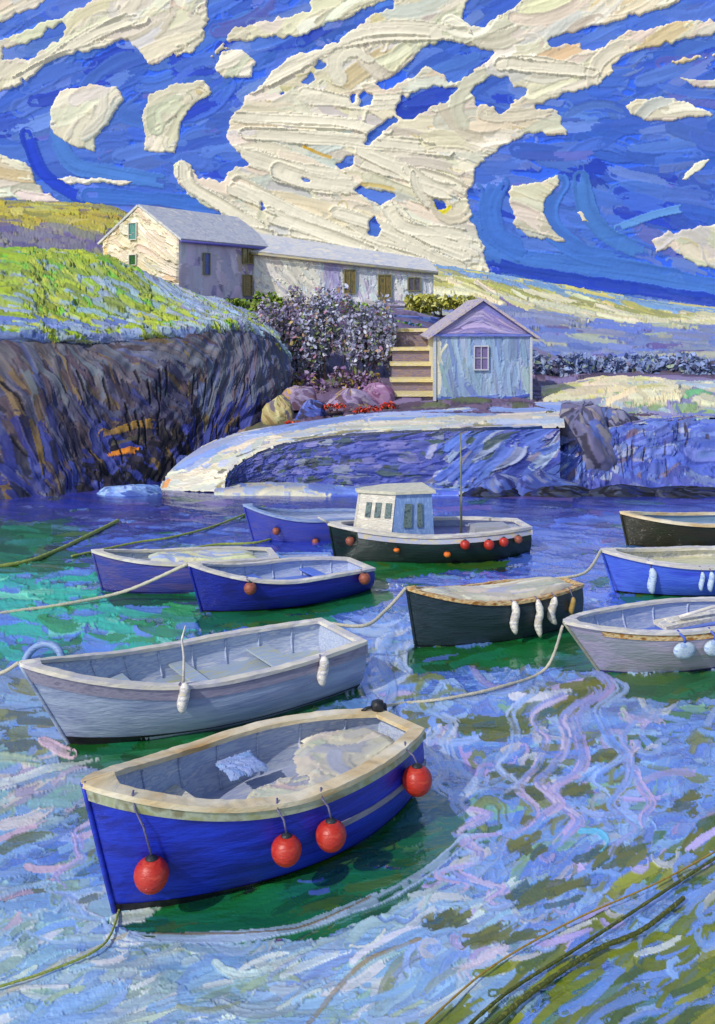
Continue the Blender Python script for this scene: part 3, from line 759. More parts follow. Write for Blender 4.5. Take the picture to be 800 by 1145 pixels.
# quay wall under the slipway: coursed stone
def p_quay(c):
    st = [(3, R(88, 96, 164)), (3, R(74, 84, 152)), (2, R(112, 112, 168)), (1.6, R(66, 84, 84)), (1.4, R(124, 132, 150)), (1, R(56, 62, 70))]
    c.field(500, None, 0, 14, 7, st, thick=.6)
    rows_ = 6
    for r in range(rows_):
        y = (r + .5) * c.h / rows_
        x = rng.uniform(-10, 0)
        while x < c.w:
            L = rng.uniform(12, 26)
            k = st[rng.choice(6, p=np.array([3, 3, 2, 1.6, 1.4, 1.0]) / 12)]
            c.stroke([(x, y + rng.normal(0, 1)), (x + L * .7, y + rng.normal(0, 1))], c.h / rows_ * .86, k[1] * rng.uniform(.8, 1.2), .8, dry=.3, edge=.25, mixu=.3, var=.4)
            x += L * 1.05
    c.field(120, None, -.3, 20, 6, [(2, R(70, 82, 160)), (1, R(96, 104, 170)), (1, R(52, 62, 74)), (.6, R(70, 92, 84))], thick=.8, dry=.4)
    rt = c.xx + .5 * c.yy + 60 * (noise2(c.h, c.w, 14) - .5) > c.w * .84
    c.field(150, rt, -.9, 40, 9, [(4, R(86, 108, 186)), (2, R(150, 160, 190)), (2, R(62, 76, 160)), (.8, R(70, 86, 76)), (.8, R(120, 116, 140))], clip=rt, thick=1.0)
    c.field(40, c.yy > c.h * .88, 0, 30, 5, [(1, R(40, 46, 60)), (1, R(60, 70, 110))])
QT = [(252, 551, 32.62), (254, 540, 33.2), (259, 528, 33.9), (277, 514, 34.4), (310, 501, 34.5), (345, 494, 34.2), (402, 487, 33.6), (480, 483, 33.2), (545, 481, 33.0), (626, 479, 33.0)]
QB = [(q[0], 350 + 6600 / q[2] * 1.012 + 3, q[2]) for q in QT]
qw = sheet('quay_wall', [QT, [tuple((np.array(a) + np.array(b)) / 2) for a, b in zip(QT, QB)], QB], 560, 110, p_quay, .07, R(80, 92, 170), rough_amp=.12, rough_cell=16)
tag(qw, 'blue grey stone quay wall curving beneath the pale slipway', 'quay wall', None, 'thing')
# low landing ledge along the foot of the wall
def p_ledge(c):
    c.field(160, None, 0, 44, 7, [(4, R(196, 190, 170)), (2, R(150, 166, 206)), (2, R(176, 180, 180)), (1, R(110, 130, 196))], thick=1.2)
    c.field(120, c.xx > c.w * .45, 0, 44, 7, [(4, R(110, 134, 206)), (2, R(80, 104, 196)), (1, R(170, 176, 190))], thick=1.1)
lg = sheet('landing_ledge', [[(248, 543, 34.0), (320, 541, 34.5), (400, 546, 33.6), (480, 548, 33.2), (560, 549, 33.1)],
                             [(240, 549, 32.6), (320, 549, 32.5), (400, 551, 32.4), (480, 551, 32.4), (560, 552, 32.3)],
                             [(240, 557, 32.3), (320, 558, 32.2), (400, 558, 32.1), (480, 558, 32.2), (560, 558, 32.2)]], 320, 24, p_ledge, .05, R(180, 176, 170))
tag(lg, 'low pale landing ledge along the foot of the quay wall', 'ledge', None, 'thing')
# sea wall on the right
def p_sea(c):
    c.field(420, None, -.15, 34, 8, [(4, R(82, 102, 182)), (3, R(104, 124, 192)), (2, R(66, 78, 156)), (1.6, R(146, 154, 184)), (.8, R(116, 100, 124))], thick=1.0)
    for k in range(26):
        x, y = rng.uniform(.2, 1) * c.w, rng.uniform(.15, .8) * c.h
        c.stroke([(x, y), (x + rng.normal(0, 2), y + rng.uniform(10, 24))], 2.4, R(66, 56, 70), .3, dry=.3)
    c.field(60, c.yy < c.h * .12, 0, 40, 5, [(2, R(140, 150, 180)), (1, R(190, 180, 130)), (1, R(70, 90, 180))])
    c.field(70, c.yy > c.h * .86, 0, 50, 6, [(3, R(80, 90, 170)), (1, R(120, 130, 180))])
def back_row(row, d):
    out = []
    for q in row:
        w_ = at(*q); Y2 = w_[1] + d
        out.append((400 + w_[0] * F / Y2, HOR + (CH - w_[2] - .02) * F / Y2, Y2))
    return out
SWT = [(622, 512, 33.6), (640, 500, 34.2), (664, 487, 34.6), (695, 478, 35.0), (740, 474, 35.2), (800, 471, 35.4), (960, 468, 35.6)]
sw_ = sheet('sea_wall', [back_row(SWT, .7), [(q[0], q[1] + 3, q[2] - .04) for q in SWT],
                         [(616, 530, 33.4), (640, 522, 33.8), (664, 514, 34.1), (695, 510, 34.4), (740, 508, 34.6), (800, 508, 34.8), (960, 508, 35.0)],
                         [(612, 560, 33.2), (640, 558, 33.3), (664, 556, 33.5), (695, 555, 33.6), (740, 555, 33.7), (800, 555, 33.8), (960, 555, 34.0)]], 400, 110, p_sea, .08, R(80, 100, 190), rough_amp=.2, rough_cell=20)
tag(sw_, 'long blue sea wall with dark vertical joints at the right edge', 'sea wall', None, 'thing')
# grassy ledge behind the sea wall
def p_verge(c):
    c.field(260, None, .03, 44, 7, [(3, R(206, 200, 166)), (2, R(150, 176, 120)), (2, R(170, 184, 190)), (2, R(140, 140, 176)), (1, R(110, 180, 120))], thick=1.2)
    c.field(50, (c.yy < c.h * .45) & (c.xx < c.w * .55), -.03, 50, 8, [(3, R(226, 212, 170)), (1, R(214, 206, 130))], thick=1.5)
    c.field(60, c.yy > c.h * .7, .02, 44, 8, [(3, R(150, 146, 186)), (2, R(120, 130, 186)), (1, R(176, 180, 170))])
tag(sheet('verge', [[(606, 436, 43.5), (680, 424, 46), (745, 426, 46), (800, 428, 46), (960, 428, 46)],
                    [(606, 446, 41.0), (680, 436, 42), (745, 438, 42), (800, 440, 42), (960, 440, 42)],
                    [(616, 466, 37.6), (680, 464, 37.6), (745, 464, 37.8), (800, 464, 38), (960, 464, 38)],
                    [(628, 500, 34.0), (680, 484, 34.9), (745, 474, 35.3), (800, 471, 35.5), (960, 468, 35.7)]], 330, 76, p_verge, .09, R(180, 176, 160)), kind='structure')


# rocks, each one a lump of its own
def rock(name, px, py, Y, w, h, d, cols, label, group=None, seed=0, jag=.5, cat='rock'):
    r = np.random.default_rng(seed + 100)
    c = at(px, py, Y)
    n, k = 56, 112
    cv = Canvas(k, n, cols[0])
    cv.field(150, None, r.uniform(.6, 1.4), 16, 5, [(3 - .5 * i, q) for i, q in enumerate(cols)], thick=1.0, curl=.4)
    ph = (math.pi * .5 - np.linspace(0, 1, n) * math.pi * .68)[:, None]; q = (np.linspace(0, 2 * math.pi, k))[None]
    D = np.stack([np.cos(ph) * np.cos(q), np.cos(ph) * np.sin(q), np.sin(ph) + 0 * q], -1)
    rr = np.full((n, k), 1.0)
    for i in range(13):                                   # planes cut off the lump
        a = r.normal(size=3); a[2] = abs(a[2]) * .7; a /= np.linalg.norm(a)
        m = r.uniform(.62, .86); dt = D @ a
        rr = np.minimum(rr, np.where(dt > .05, m / np.maximum(dt, .05), 9))
    rr = rr * (1 + .05 * jag * np.sin(7 * q + 5 * ph + r.uniform(0, 6)))
    e = np.minimum(q, 2 * math.pi - q) / .5
    rr = rr + cv.ht * .035 * np.clip(e, 0, 1)
    rr[:, -1] = rr[:, 0]
    V = D * rr[..., None] * np.array([w / 2, d / 2, h]) * 1.18 + c
    b = MB(); b.grid(V, cv.col, flip=False)
    o = b.build(name, M_LAND, smooth=True, off=c)
    o.location = [float(v) for v in c]
    tag(o, label, cat, group, 'thing')
    return o


gb = [R(104, 104, 138), R(128, 128, 156), R(64, 62, 84), R(136, 128, 134), R(84, 100, 160)]
dk = [R(24, 24, 34), R(40, 44, 60), R(30, 40, 90), R(60, 66, 90)]
bl = [R(66, 82, 152), R(84, 102, 172), R(54, 60, 116), R(110, 120, 160)]
mv = [R(140, 124, 156), R(104, 84, 120), R(170, 156, 170), R(96, 70, 84), R(170, 140, 80)]
oc = [R(176, 160, 110), R(150, 130, 90), R(190, 180, 130), R(120, 110, 120)]
G1, G2, G3 = 'rocks beside the hut and sea wall', 'dark wet rocks at the waterline', 'boulders below the flowering bushes'
rock('rock', 652, 500, 35.2, 2.3, 1.5, 2.4, gb, 'big grey lilac rock shouldering the quay corner right of the hut', G1, 1, .6)
rock('rock', 690, 488, 36.0, 2.0, 1.0, 2.0, gb, 'lower grey rock between the big quay rock and the sea wall', G1, 2, .6)
rock('rock', 604, 552, 32.7, 2.2, .8, 1.2, bl, 'blue rock leaning on the right end of the quay wall', G1, 3, .7)
rock('rock', 556, 552, 32.6, 1.8, .55, 1.1, bl, 'smaller blue rock at the quay wall foot behind the mast', G1, 4, .7)
for i, (px, w, lb) in enumerate(((552, 2.4, 'black weedy rock strip straight behind the mast of the cabin boat'), (620, 2.6, 'black weedy rock strip under the two blue rocks'), (690, 2.8, 'black weedy rock strip under the left end of the sea wall'), (765, 2.8, 'black weedy rock strip under the right end of the sea wall'))):
    rock('rock', px, 556, 32.3, w, .34, .9, dk, lb, G2, 20 + i, .6)
rock('rock', 150, 552, 32.7, 2.3, .3, 1.1, [R(120, 150, 206), R(150, 176, 214), R(96, 120, 180), R(60, 80, 150)], 'flat pale blue rock at the water beside the slipway foot', 'rocks at the slipway foot', 31, .5)
rock('rock', 205, 528, 36.2, 1.1, .5, .9, bl, 'small blue rock above the slipway bend under the cliff', 'rocks at the slipway foot', 32, .6)
rock('rock', 312, 463, 38.8, 1.2, .6, 1.0, oc, 'pale ochre boulder at the left end of the flower bank', G3, 41, .5)
rock('rock', 348, 466, 38.6, 1.3, .55, 1.0, [R(70, 84, 160), R(104, 120, 190), R(50, 46, 70)], 'dark blue boulder between the ochre and the mauve boulders', G3, 42, .5)
rock('rock', 335, 448, 40.0, 1.5, .6, 1.2, mv, 'rounded mauve boulder behind the ochre boulder', G3, 43, .5)
rock('rock', 392, 453, 39.6, 1.9, .55, 1.2, mv, 'broad mauve boulder left of the red flowers', G3, 44, .4)
rock('rock', 420, 445, 40.6, 1.5, .55, 1.1, [R(140, 104, 140), R(110, 70, 104), R(160, 130, 160)], 'plum coloured boulder at the foot of the steps', G3, 45, .4)


# ------------------------------------------------------------------ plants: many small dabs of paint-thick leaf
def leaves(mb, P, size, cols, seed=0, flat=.0):
    r = np.random.default_rng(seed + 500)
    n = len(P)
    a = r.normal(size=(n, 3)); a /= np.linalg.norm(a, axis=1)[:, None]
    q = r.normal(size=(n, 3)); b = np.cross(a, q); b /= np.linalg.norm(b, axis=1)[:, None]
    s = size * r.uniform(.6, 1.4, n)[:, None]
    nrm = np.cross(a, b)
    ring = [(-1, 0, 0), (-.35, -.5, .18), (.5, -.45, .2), (1, 0, 0), (.5, .45, .2), (-.35, .5, .18)]
    V = np.stack([P + s * (x * a + y * b + z * nrm * .8) for x, y, z in ring], 1).reshape(-1, 3)
    Fc = (np.arange(n)[:, None] * 6 + np.arange(6)[None]).astype(int)
    pr = np.array([c[0] for c in cols], float); pr /= pr.sum()
    ci = r.choice(len(cols), size=n, p=pr)
    C = np.array([c[1] for c in cols])[ci] * r.uniform(.8, 1.2, (n, 1))
    mb.v.append(V); mb.c.append(np.concatenate([np.repeat(C, 6, 0), np.zeros((n * 6, 1))], 1)); mb.f.append(Fc + mb.n); mb.n += n * 6


def bush(px, py, Y, w, h, d, n, size, cols, label, group, seed=0, name='flowering_bush', cat='bush', lobes=7, stems=5):
    r = np.random.default_rng(seed)
    c = at(px, py, Y)
    root = base(name, c, label, cat, group)
    pts = []
    for k in range(lobes):
        u = r.uniform(-.36, .36); hh = r.uniform(.35, .72) * (1 - .6 * abs(u))
        lc = np.array([u * w, r.uniform(-.25, .25) * d, hh * h]); lr = np.array([.2 * w, .26 * d, .30 * h]) * r.uniform(.75, 1.2)
        m = n // lobes
        g = r.normal(size=(m, 3)); g /= np.linalg.norm(g, axis=1)[:, None]
        pts.append(lc + g * lr * (r.random((m, 1)) ** .33))
    Pq = np.concatenate(pts); Pq[:, 2] = np.abs(Pq[:, 2])
    b = MB(); leaves(b, Pq, size, cols, seed); b.build('foliage', M_FOL, root, smooth=False)
    s = MB()
    s.box((0, 0, -.08), (.6 * w, .12, .12), R(60, 48, 54))
    for k in range(stems):
        x = r.uniform(-.3, .3) * w
        s.tube([(x * .5, 0, -.1), (x * .8, r.normal(0, .05), h * .3), (x, r.normal(0, .1), h * .6)], [.05, .035, .015], R(70, 56, 60), 6)
    s.build('stem', M_FOL, root)
    return root


lilc = [(4, R(174, 164, 194)), (4, R(146, 136, 168)), (1.6, R(196, 188, 208)), (1.2, R(104, 88, 100)), (2.4, R(112, 128, 80)), (1.2, R(170, 150, 100)), (.8, R(176, 130, 150))]
pblu = [(4, R(172, 176, 202)), (4, R(148, 148, 180)), (1.8, R(194, 198, 212)), (1.2, R(104, 94, 110)), (2.4, R(116, 132, 90)), (1, R(170, 138, 110)), (.8, R(170, 124, 156))]
plum = [(3, R(134, 100, 146)), (2, R(104, 80, 100)), (2, R(166, 146, 180)), (1, R(120, 126, 70)), (1, R(180, 150, 80))]
grn = [(4, R(120, 150, 50)), (2, R(90, 116, 50)), (2, R(150, 160, 70)), (1, R(100, 84, 120))]
GB = 'flowering bushes on the bank below the houses'
bush(300, 436, 45.0, 2.8, 4.2, 2.2, 2200, .11, lilc, 'lilac bush at the left end of the bank beside the cliff', GB, 1)
bush(332, 432, 45.8, 3.5, 4.9, 2.4, 3200, .11, lilc, 'taller lilac bush second from the cliff, green sprigs on top', GB, 2)
bush(375, 442, 44.8, 3.8, 5.5, 2.4, 4000, .11, pblu, 'large grey lilac bush in the middle of the bank', GB, 3)
bush(417, 444, 44.2, 2.6, 4.9, 2.1, 2800, .11, pblu, 'grey lilac bush right next to the steps', GB, 4)
bush(398, 450, 43.0, 2.8, 1.7, 1.5, 700, .12, plum, 'low plum dark shrub under the big grey lilac bushes', GB, 5)
bush(340, 450, 43.0, 2.8, 1.5, 1.5, 600, .12, plum, 'low dark shrub under the lilac bushes behind the boulders', GB, 6)
GG = 'green shrubs along the house fronts'
bush(300, 348, 58, 2.2, 1.3, 1.2, 320, .15, grn, 'green shrub under the white front of the long cottage', GG, 7, 'shrub', 'shrub', 5, 3)
bush(262, 352, 56, 2.2, 1.0, 1.2, 260, .15, grn, 'olive green shrub at the foot of the mauve house wall', GG, 8, 'shrub', 'shrub', 5, 3)
bush(396, 352, 57, 1.8, 1.0, 1.0, 240, .15, grn, 'green shrub under the ochre window of the cottage', GG, 9, 'shrub', 'shrub', 5, 3)
bush(452, 372, 54, 2.4, .8, 1.0, 260, .14, [(3, R(110, 160, 60)), (2, R(90, 120, 190)), (1, R(150, 170, 80))], 'bright green tuft at the top of the steps', GG, 10, 'shrub', 'shrub', 5, 3)
ylw = [(4, R(176, 174, 74)), (3, R(150, 148, 70)), (2, R(206, 204, 130)), (1, R(126, 126, 90))]
bush(496, 352, 66, 5.6, 1.7, 2.4, 1300, .2, ylw, 'yellow gorse bush between the cottage end and the hut roof', None, 11, 'gorse_bush')
blu = [(4, R(140, 156, 196)), (4, R(124, 142, 190)), (2, R(156, 168, 196)), (.5, R(110, 112, 150)), (1, R(126, 120, 146)), (1.2, R(140, 156, 140))]
GR = 'blue green bushes under the ridge'
for i, (px, py, Y, w, h, lb) in enumerate(((622, 432, 50, 2.8, 2.6, 'blue bush close against the right side of the hut'), (652, 430, 51, 2.8, 2.2, 'rounded blue bush second from the hut'), (688, 428, 52, 3.2, 1.9, 'low blue bush above the middle of the cream verge'),
                                          (724, 426, 53, 3.2, 2.0, 'blue bush above the right end of the cream verge'), (764, 430, 52, 3.4, 2.2, 'tall dark blue bush with upright twigs near the frame edge'), (800, 432, 51, 3.4, 2.3, 'dark blue bush cut by the right picture edge'))):
    bush(px, py, Y, w * 1.3, h * .8, 1.8, 700, .21, blu, lb, GR, 30 + i, 'bush', 'bush', 8, 6)
red = [(4, R(210, 60, 40)), (2, R(226, 100, 60)), (2, R(110, 70, 90)), (1, R(90, 90, 60))]
GF = 'red flowers along the quay edge'
for i, (px, py, Y, w, h, lb) in enumerate(((374, 459, 38.6, 1.0, .3, 'thin sprinkle of red flowers on the mauve boulder'), (412, 462, 38.4, 1.2, .35, 'red flower patch in the middle of the quay edge'), (436, 458, 38.8, .9, .38, 'bright red flower clump at the foot of the steps'), (332, 476, 37.9, .8, .2, 'few orange red flowers below the dark blue boulder'))):
    bush(px, py, Y, w, h, .5, 130, .07, red, lb, GF, 50 + i, 'flower_clump', 'flowers', 5, 3)


# ------------------------------------------------------------------ buildings
def wall_sheet(mb, bl_, br_, top, cw, ch, paint, amp, base_col):
    """a wall from its two lower corners and a function giving the height at u"""
    bl_, br_ = np.array(bl_, float), np.array(br_, float)
    u = np.linspace(0, 1, cw); v = np.linspace(1, 0, ch)
    H_ = np.array([top(x) for x in u])
    P = bl_[None, None] + (br_ - bl_)[None, None] * u[None, :, None] + np.array([0, 0, 1.0])[None, None] * (v[:, None] * H_[None])[..., None]
    cv = Canvas(cw, ch, base_col); paint(cv)
    d = br_ - bl_; n = np.array([d[1], -d[0], 0]); n /= np.linalg.norm(n)
    e = np.minimum(np.minimum(cv.xx, cw - 1 - cv.xx), np.minimum(cv.yy, ch - 1 - cv.yy)); e = np.clip(e / 2, 0, 1)
    mb.grid(P + n * (cv.ht * amp * e)[..., None], cv.col)
    return n


def window(parent, off, c, ux, n, w, h, mf, mp, bars=(1, 1), lab=None, ft=.07):
    """frame with glazing bars, pane as its child; c = centre on the wall"""
    c, ux, n = np.array(c, float), np.array(ux, float), np.array(n, float)
    uz = np.array([0, 0, 1.0])
    f = MB(); ax = [ux, n, uz]
    for sx in (-1, 1):
        f.box(c + ux * sx * (w / 2 + ft / 2) + n * .05, (ft, .14, h + 2 * ft), ax=ax)
    for sz in (-1, 1):
        f.box(c + uz * sz * (h / 2 + ft / 2) + n * .052, (w, .136, ft), ax=ax)
    for k in range(1, bars[0] + 1):
        f.box(c + ux * (w * (k / (bars[0] + 1) - .5)) + n * .07, (ft * .6, .07, h), ax=ax)
    for k in range(1, bars[1] + 1):
        f.box(c + uz * (h * (k / (bars[1] + 1) - .5)) + n * .066, (w, .06, ft * .6), ax=ax)
    fo = f.build('window', mf, parent, smooth=False, off=off)
    p = MB(); p.box(c + n * .03, (w, .04, h), ax=ax)
    p.build('pane', mp, fo, smooth=False, off=off)
    return fo


def roof_slab(mb, a, b, c, d, t=.14):
    """slab on four corners (eave left, eave right, ridge right, ridge left)"""
    a, b, c, d = [np.array(q, float) for q in (a, b, c, d)]
    n = np.cross(b - a, d - a); n /= np.linalg.norm(n)
    if n[2] < 0: n = -n
    V = [a, b, c, d, a + n * t, b + n * t, c + n * t, d + n * t]
    mb.add(V, [(3, 2, 1, 0), (4, 5, 6, 7), (0, 1, 5, 4), (1, 2, 6, 5), (2, 3, 7, 6), (3, 0, 4, 7)])


MF_W = mat_paint('white_frame', [R(220, 214, 200), R(190, 190, 196)], 6)
MF_O = mat_paint('ochre_frame', [R(150, 140, 90), R(110, 110, 80)], 6)
MP_D = mat_paint('dark_pane', [R(60, 60, 76), R(96, 88, 110), R(40, 50, 60)], 3, (3, 3, 1), rough=.15, spec=.6, bump=.2)
MP_T = mat_paint('teal_pane', [R(50, 120, 116), R(84, 140, 130), R(70, 90, 130)], 3, (3, 3, 1), rough=.15, spec=.6, bump=.2)
MP_G = mat_paint('green_pane', [R(60, 110, 50), R(40, 80, 60)], 3, (3, 3, 1), rough=.15, spec=.6, bump=.2)
MP_O = mat_paint('ochre_pane', [R(96, 84, 40), R(130, 110, 60), R(70, 70, 50)], 3, (3, 3, 1), rough=.15, spec=.6, bump=.2)
M_SLATE = mat_paint('slate', [R(186, 188, 196), R(200, 198, 198), R(174, 176, 188), R(212, 206, 200)], .9, (1.2, 1.2, 3), rough=.6, bump=.7, bdist=.06, bscale=2.2)
M_SLATE2 = mat_paint('blue_slate', [R(200, 200, 202), R(212, 206, 198), R(184, 188, 200), R(220, 212, 198)], .8, (1.2, 1.2, 3), rough=.6, bump=.7, bdist=.06, bscale=2.2)

# --- white gable house
a30 = math.radians(33)
ug = np.array([math.cos(a30), -math.sin(a30), 0])        # along the gable, left to right
us = np.array([math.sin(a30), math.cos(a30), 0])         # along the side, away
N0 = np.array([(200 - 400) * 60 / F, 60.0, 6.9])          # near corner, ground
GW, SLn = 6.6, 9.2
ze = CH + (350 - 266) * 60 / F - N0[2]; za = CH + (350 - 231) * 61.8 / F - N0[2]
L0 = N0 - ug * GW
hs = base('gable_house', (N0 + L0) / 2 + us * SLn / 2, 'white gabled house with a mauve side wall on the hilltop', 'house')
OFF = np.array(hs.location)
b = MB()
def p_gable(c):
    c.field(230, None, lambda x, y: .5 + .4 * math.sin(x / 30.), 40, 10, [(4, R(226, 212, 188)), (3, R(214, 200, 178)), (2, R(232, 224, 204)), (.6, R(206, 190, 150))], thick=1.3, curl=.5, edge=.6, bw=2.2)
    c.field(16, c.xx < c.w * .1, 1.5, 30, 6, [(1, R(210, 190, 130)), (1, R(216, 200, 160))])
ng = wall_sheet(b, L0, N0, lambda u: ze + (za - ze) * (1 - abs(2 * u - 1)), 150, 150, p_gable, .10, R(222, 208, 184))
def p_side(c):  # mauve stands for the shaded side, put into the wall pigment
    c.field(160, None, 1.5, 40, 9, [(4, R(206, 192, 214)), (3, R(190, 182, 204)), (2, R(214, 202, 216)), (1, R(170, 158, 206))], thick=1.0, curl=.1)
    c.field(16, c.xx > c.w * .6, 1.5, 40, 7, [(1, R(176, 160, 150)), (1, R(150, 130, 176))])
ns = wall_sheet(b, N0, N0 + us * SLn, lambda u: ze, 110, 110, p_side, .05, R(150, 140, 168))
cm_ = R(200, 192, 180)
A1, A2 = L0 + us * SLn, N0 + us * SLn
zz = lambda p, h: p + np.array([0, 0, h])
b.add([L0, A1, zz(A1, ze), zz(L0, ze)], [(0, 1, 2, 3)], cm_)
b.add([A1, A2, zz(A2, ze), zz((A1 + A2) / 2, za), zz(A1, ze)], [(0, 1, 2, 3, 4)], cm_)
b.build('wall', M_WALL, hs, off=OFF)
rf = MB(); ex = .18
rl, rn = zz((L0 + N0) / 2 - us * ex, za + .02), zz((A1 + A2) / 2 + us * ex, za + .02)
sl = (za - ze) / (GW / 2)
roof_slab(rf, zz(N0 + ug * .3 - us * ex, ze - .3 * sl + .03), zz(A2 + ug * .3 + us * ex, ze - .3 * sl + .03), rn, rl)
roof_slab(rf, zz(L0 - ug * .3 - us * ex, ze - .3 * sl + .03), zz(A1 - ug * .3 + us * ex, ze - .3 * sl + .03), rn, rl)
ro = rf.build('roof', M_SLATE, hs, smooth=False, off=OFF)
gt = MB(); gt.tube([zz(N0 + ug * .36 - us * ex, ze - .3 * sl - .02), zz(A2 + ug * .36 + us * ex, ze - .3 * sl - .02)], .09); gt.build('gutter', mat_paint('violet_gutter', [R(84, 80, 170), R(110, 104, 180)], 3), ro, off=OFF)
gpt = lambda u, z: L0 + ug * GW * u + np.array([0, 0, z]) + ng * .17
spt = lambda u, z: N0 + us * SLn * u + np.array([0, 0, z]) + ns * .07
window(hs, OFF, gpt(.44, 4.25), ug, ng, .62, 1.0, MF_W, MP_T, (0, 0), ft=.05)
window(hs, OFF, gpt(.44, 2.45), ug, ng, .55, .6, MF_W, MP_G, (0, 0), ft=.05)
window(hs, OFF, spt(.26, 2.2), us, ns, .5, 1.3, MF_O, mat_paint('blue_pane', [R(70, 84, 170), R(100, 110, 180)], 3, rough=.2), (0, 1), ft=.05)
window(hs, OFF, spt(.70, 2.9), us, ns, .95, .95, MF_O, MP_O, (1, 0), ft=.06)
window(hs, OFF, spt(.70, .95), us, ns, .8, 1.3, MF_O, MP_O, (0, 1), ft=.06)

# --- long cottage running back along the hilltop
Ac = np.array([(283 - 400) * 66 / F, 66.0, 6.4]); Bc = np.array([(485 - 400) * 68.5 / F, 68.5, 6.4])
uc = (Bc - Ac); LC = np.linalg.norm(uc); uc /= LC; nb = np.array([-uc[1], uc[0], 0]); DC = 5.0
zA, zB = CH + (350 - 284) * 66 / F - 6.4, CH + (350 - 308) * 68.5 / F - 6.4      # the row steps down the hill with its roof
zA += .25; zB += .25; rA_, rB_ = zA + 1.35, zB + .9
ct = base('long_cottage', (Ac + Bc) / 2 + nb * DC / 2, 'long low white and pale blue cottage row under a blue slate roof', 'cottage')
OFC = np.array(ct.location)
b = MB()
def p_cot(c):
    c.field(260, None, 1.4, 34, 9, [(4, R(214, 216, 220)), (3, R(200, 208, 218)), (2, R(222, 218, 216)), (1, R(188, 180, 208))], thick=1.1, curl=.15)
    wz = c.xx < c.w * .36
    c.field(120, wz, lambda x, y: .9, 36, 10, [(4, R(236, 230, 214)), (3, R(226, 220, 206)), (1, R(210, 206, 200))], thick=1.4, clip=wz, edge=.5)
    lz = (c.xx > c.w * .38) & (c.xx < c.w * .48)
    c.field(40, lz, 1.5, 40, 8, [(4, R(160, 150, 200)), (2, R(180, 174, 206))], clip=lz)
    c.field(30, c.yy > c.h * .85, 0, 40, 6, [(1, R(160, 150, 180)), (1, R(180, 174, 170))])
nc = wall_sheet(b, Ac, Bc, lambda u: zA + (zB - zA) * u, 330, 100, p_cot, .06, R(190, 196, 208))
Ab, Bb = Ac + nb * DC, Bc + nb * DC
zz = lambda p, h: np.asarray(p) + np.array([0, 0, h])
b.add([Ac, Ab, zz(Ab, zA), zz((Ac + Ab) / 2, rA_), zz(Ac, zA)], [(0, 1, 2, 3, 4)], R(206, 200, 190))
b.add([Bc, Bb, zz(Bb, zB), zz((Bc + Bb) / 2, rB_), zz(Bc, zB)], [(0, 1, 2, 3, 4)], R(206, 200, 190))
b.add([Ab, Bb, zz(Bb, zB), zz(Ab, zA)], [(0, 1, 2, 3)], R(206, 200, 190))
b.build('wall', M_WALL, ct, off=OFC)
rf = MB(); sA, sB = (rA_ - zA) / (DC / 2), (rB_ - zB) / (DC / 2)
r1, r2 = zz((Ac + Ab) / 2 - uc * .25, rA_ + .02), zz((Bc + Bb) / 2 + uc * .25, rB_ + .02)
roof_slab(rf, zz(Ac - nb * .35 - uc * .25, zA - .35 * sA + .03), zz(Bc - nb * .35 + uc * .25, zB - .35 * sB + .03), r2, r1)
roof_slab(rf, zz(Ab + nb * .35 - uc * .25, zA - .35 * sA + .03), zz(Bb + nb * .35 + uc * .25, zB - .35 * sB + .03), r2, r1)
ro = rf.build('roof', M_SLATE2, ct, smooth=False, off=OFC)
vg = MB(); vg.tube([zz(Ac - nb * .42 - uc * .2, zA - .42 * sA), zz(Bc - nb * .42 + uc * .2, zB - .42 * sB)], .08); vg.build('gutter', mat_paint('yellow_gutter', [R(190, 176, 110), R(150, 150, 150)], 2), ro, off=OFC)
for u, w, h, z in ((.525, .70, 1.55, 1.75), (.72, .85, 1.6, 1.4), (.885, .8, .85, 1.6)):
    window(ct, OFC, Ac + uc * LC * u + np.array([0, 0, z]) + nc * .10, uc, nc, w, h, MF_O, MP_O if u < .8 else MP_D, (1, 0), ft=.06)
# low blue wall at its right end
b = MB()
def p_low(c): c.field(60, None, 0, 30, 7, [(3, R(96, 116, 196)), (2, R(120, 140, 206)), (1, R(80, 90, 170))])
w0, w1 = at(436, 368, 56), at(490, 371, 58)
nl = wall_sheet(b, w0, w1, lambda u: .85, 80, 24, p_low, .05, R(96, 116, 196))
t_ = w1 - w0; bk = np.array([-t_[1], t_[0], 0]); bk /= np.linalg.norm(bk); q0, q1 = w0 + bk * .35, w1 + bk * .35
b.add([zz(w0, .85), zz(w1, .85), zz(q1, .85), zz(q0, .85), q0, q1], [(0, 1, 2, 3), (3, 2, 5, 4)], R(130, 150, 206))
o = b.build('garden_wall', M_WALL); tag(o, 'low blue garden wall under the right end of the long cottage', 'garden wall', None, 'thing')

# --- hut on the quay
Yh = 40.2
hb = CH - (448 - 350) * Yh / F
x0, x1 = (487 - 400) * Yh / F, (593 - 400) * Yh / F
HW, HD = x1 - x0, 4.6
he = CH - (374 - 350) * Yh / F - hb; ha = CH - (337 - 350) * Yh / F - hb
ht_ = base('quay_hut', ((x0 + x1) / 2, Yh + HD / 2, hb), 'small pale blue hut with a lilac gable on the quay', 'hut')
OFH = np.array(ht_.location)
b = MB()
def p_hut(c):
    c.field(150, None, 1.5, 60, 9, [(4, R(136, 158, 190)), (3, R(126, 150, 184)), (2, R(150, 168, 196)), (.8, R(112, 132, 184)), (.6, R(144, 166, 170))], thick=.9, curl=.06)
    c.field(12, c.yy > c.h * .93, 0, 40, 6, [(1, R(70, 90, 180)), (1, R(100, 120, 190))])
    c.field(10, c.xx < c.w * .05, 1.5, 40, 6, [(1, R(220, 212, 180)), (1, R(200, 196, 180))])  # cream edge painted for the lit left side
f0, f1 = np.array([x0, Yh, hb]), np.array([x1, Yh, hb])
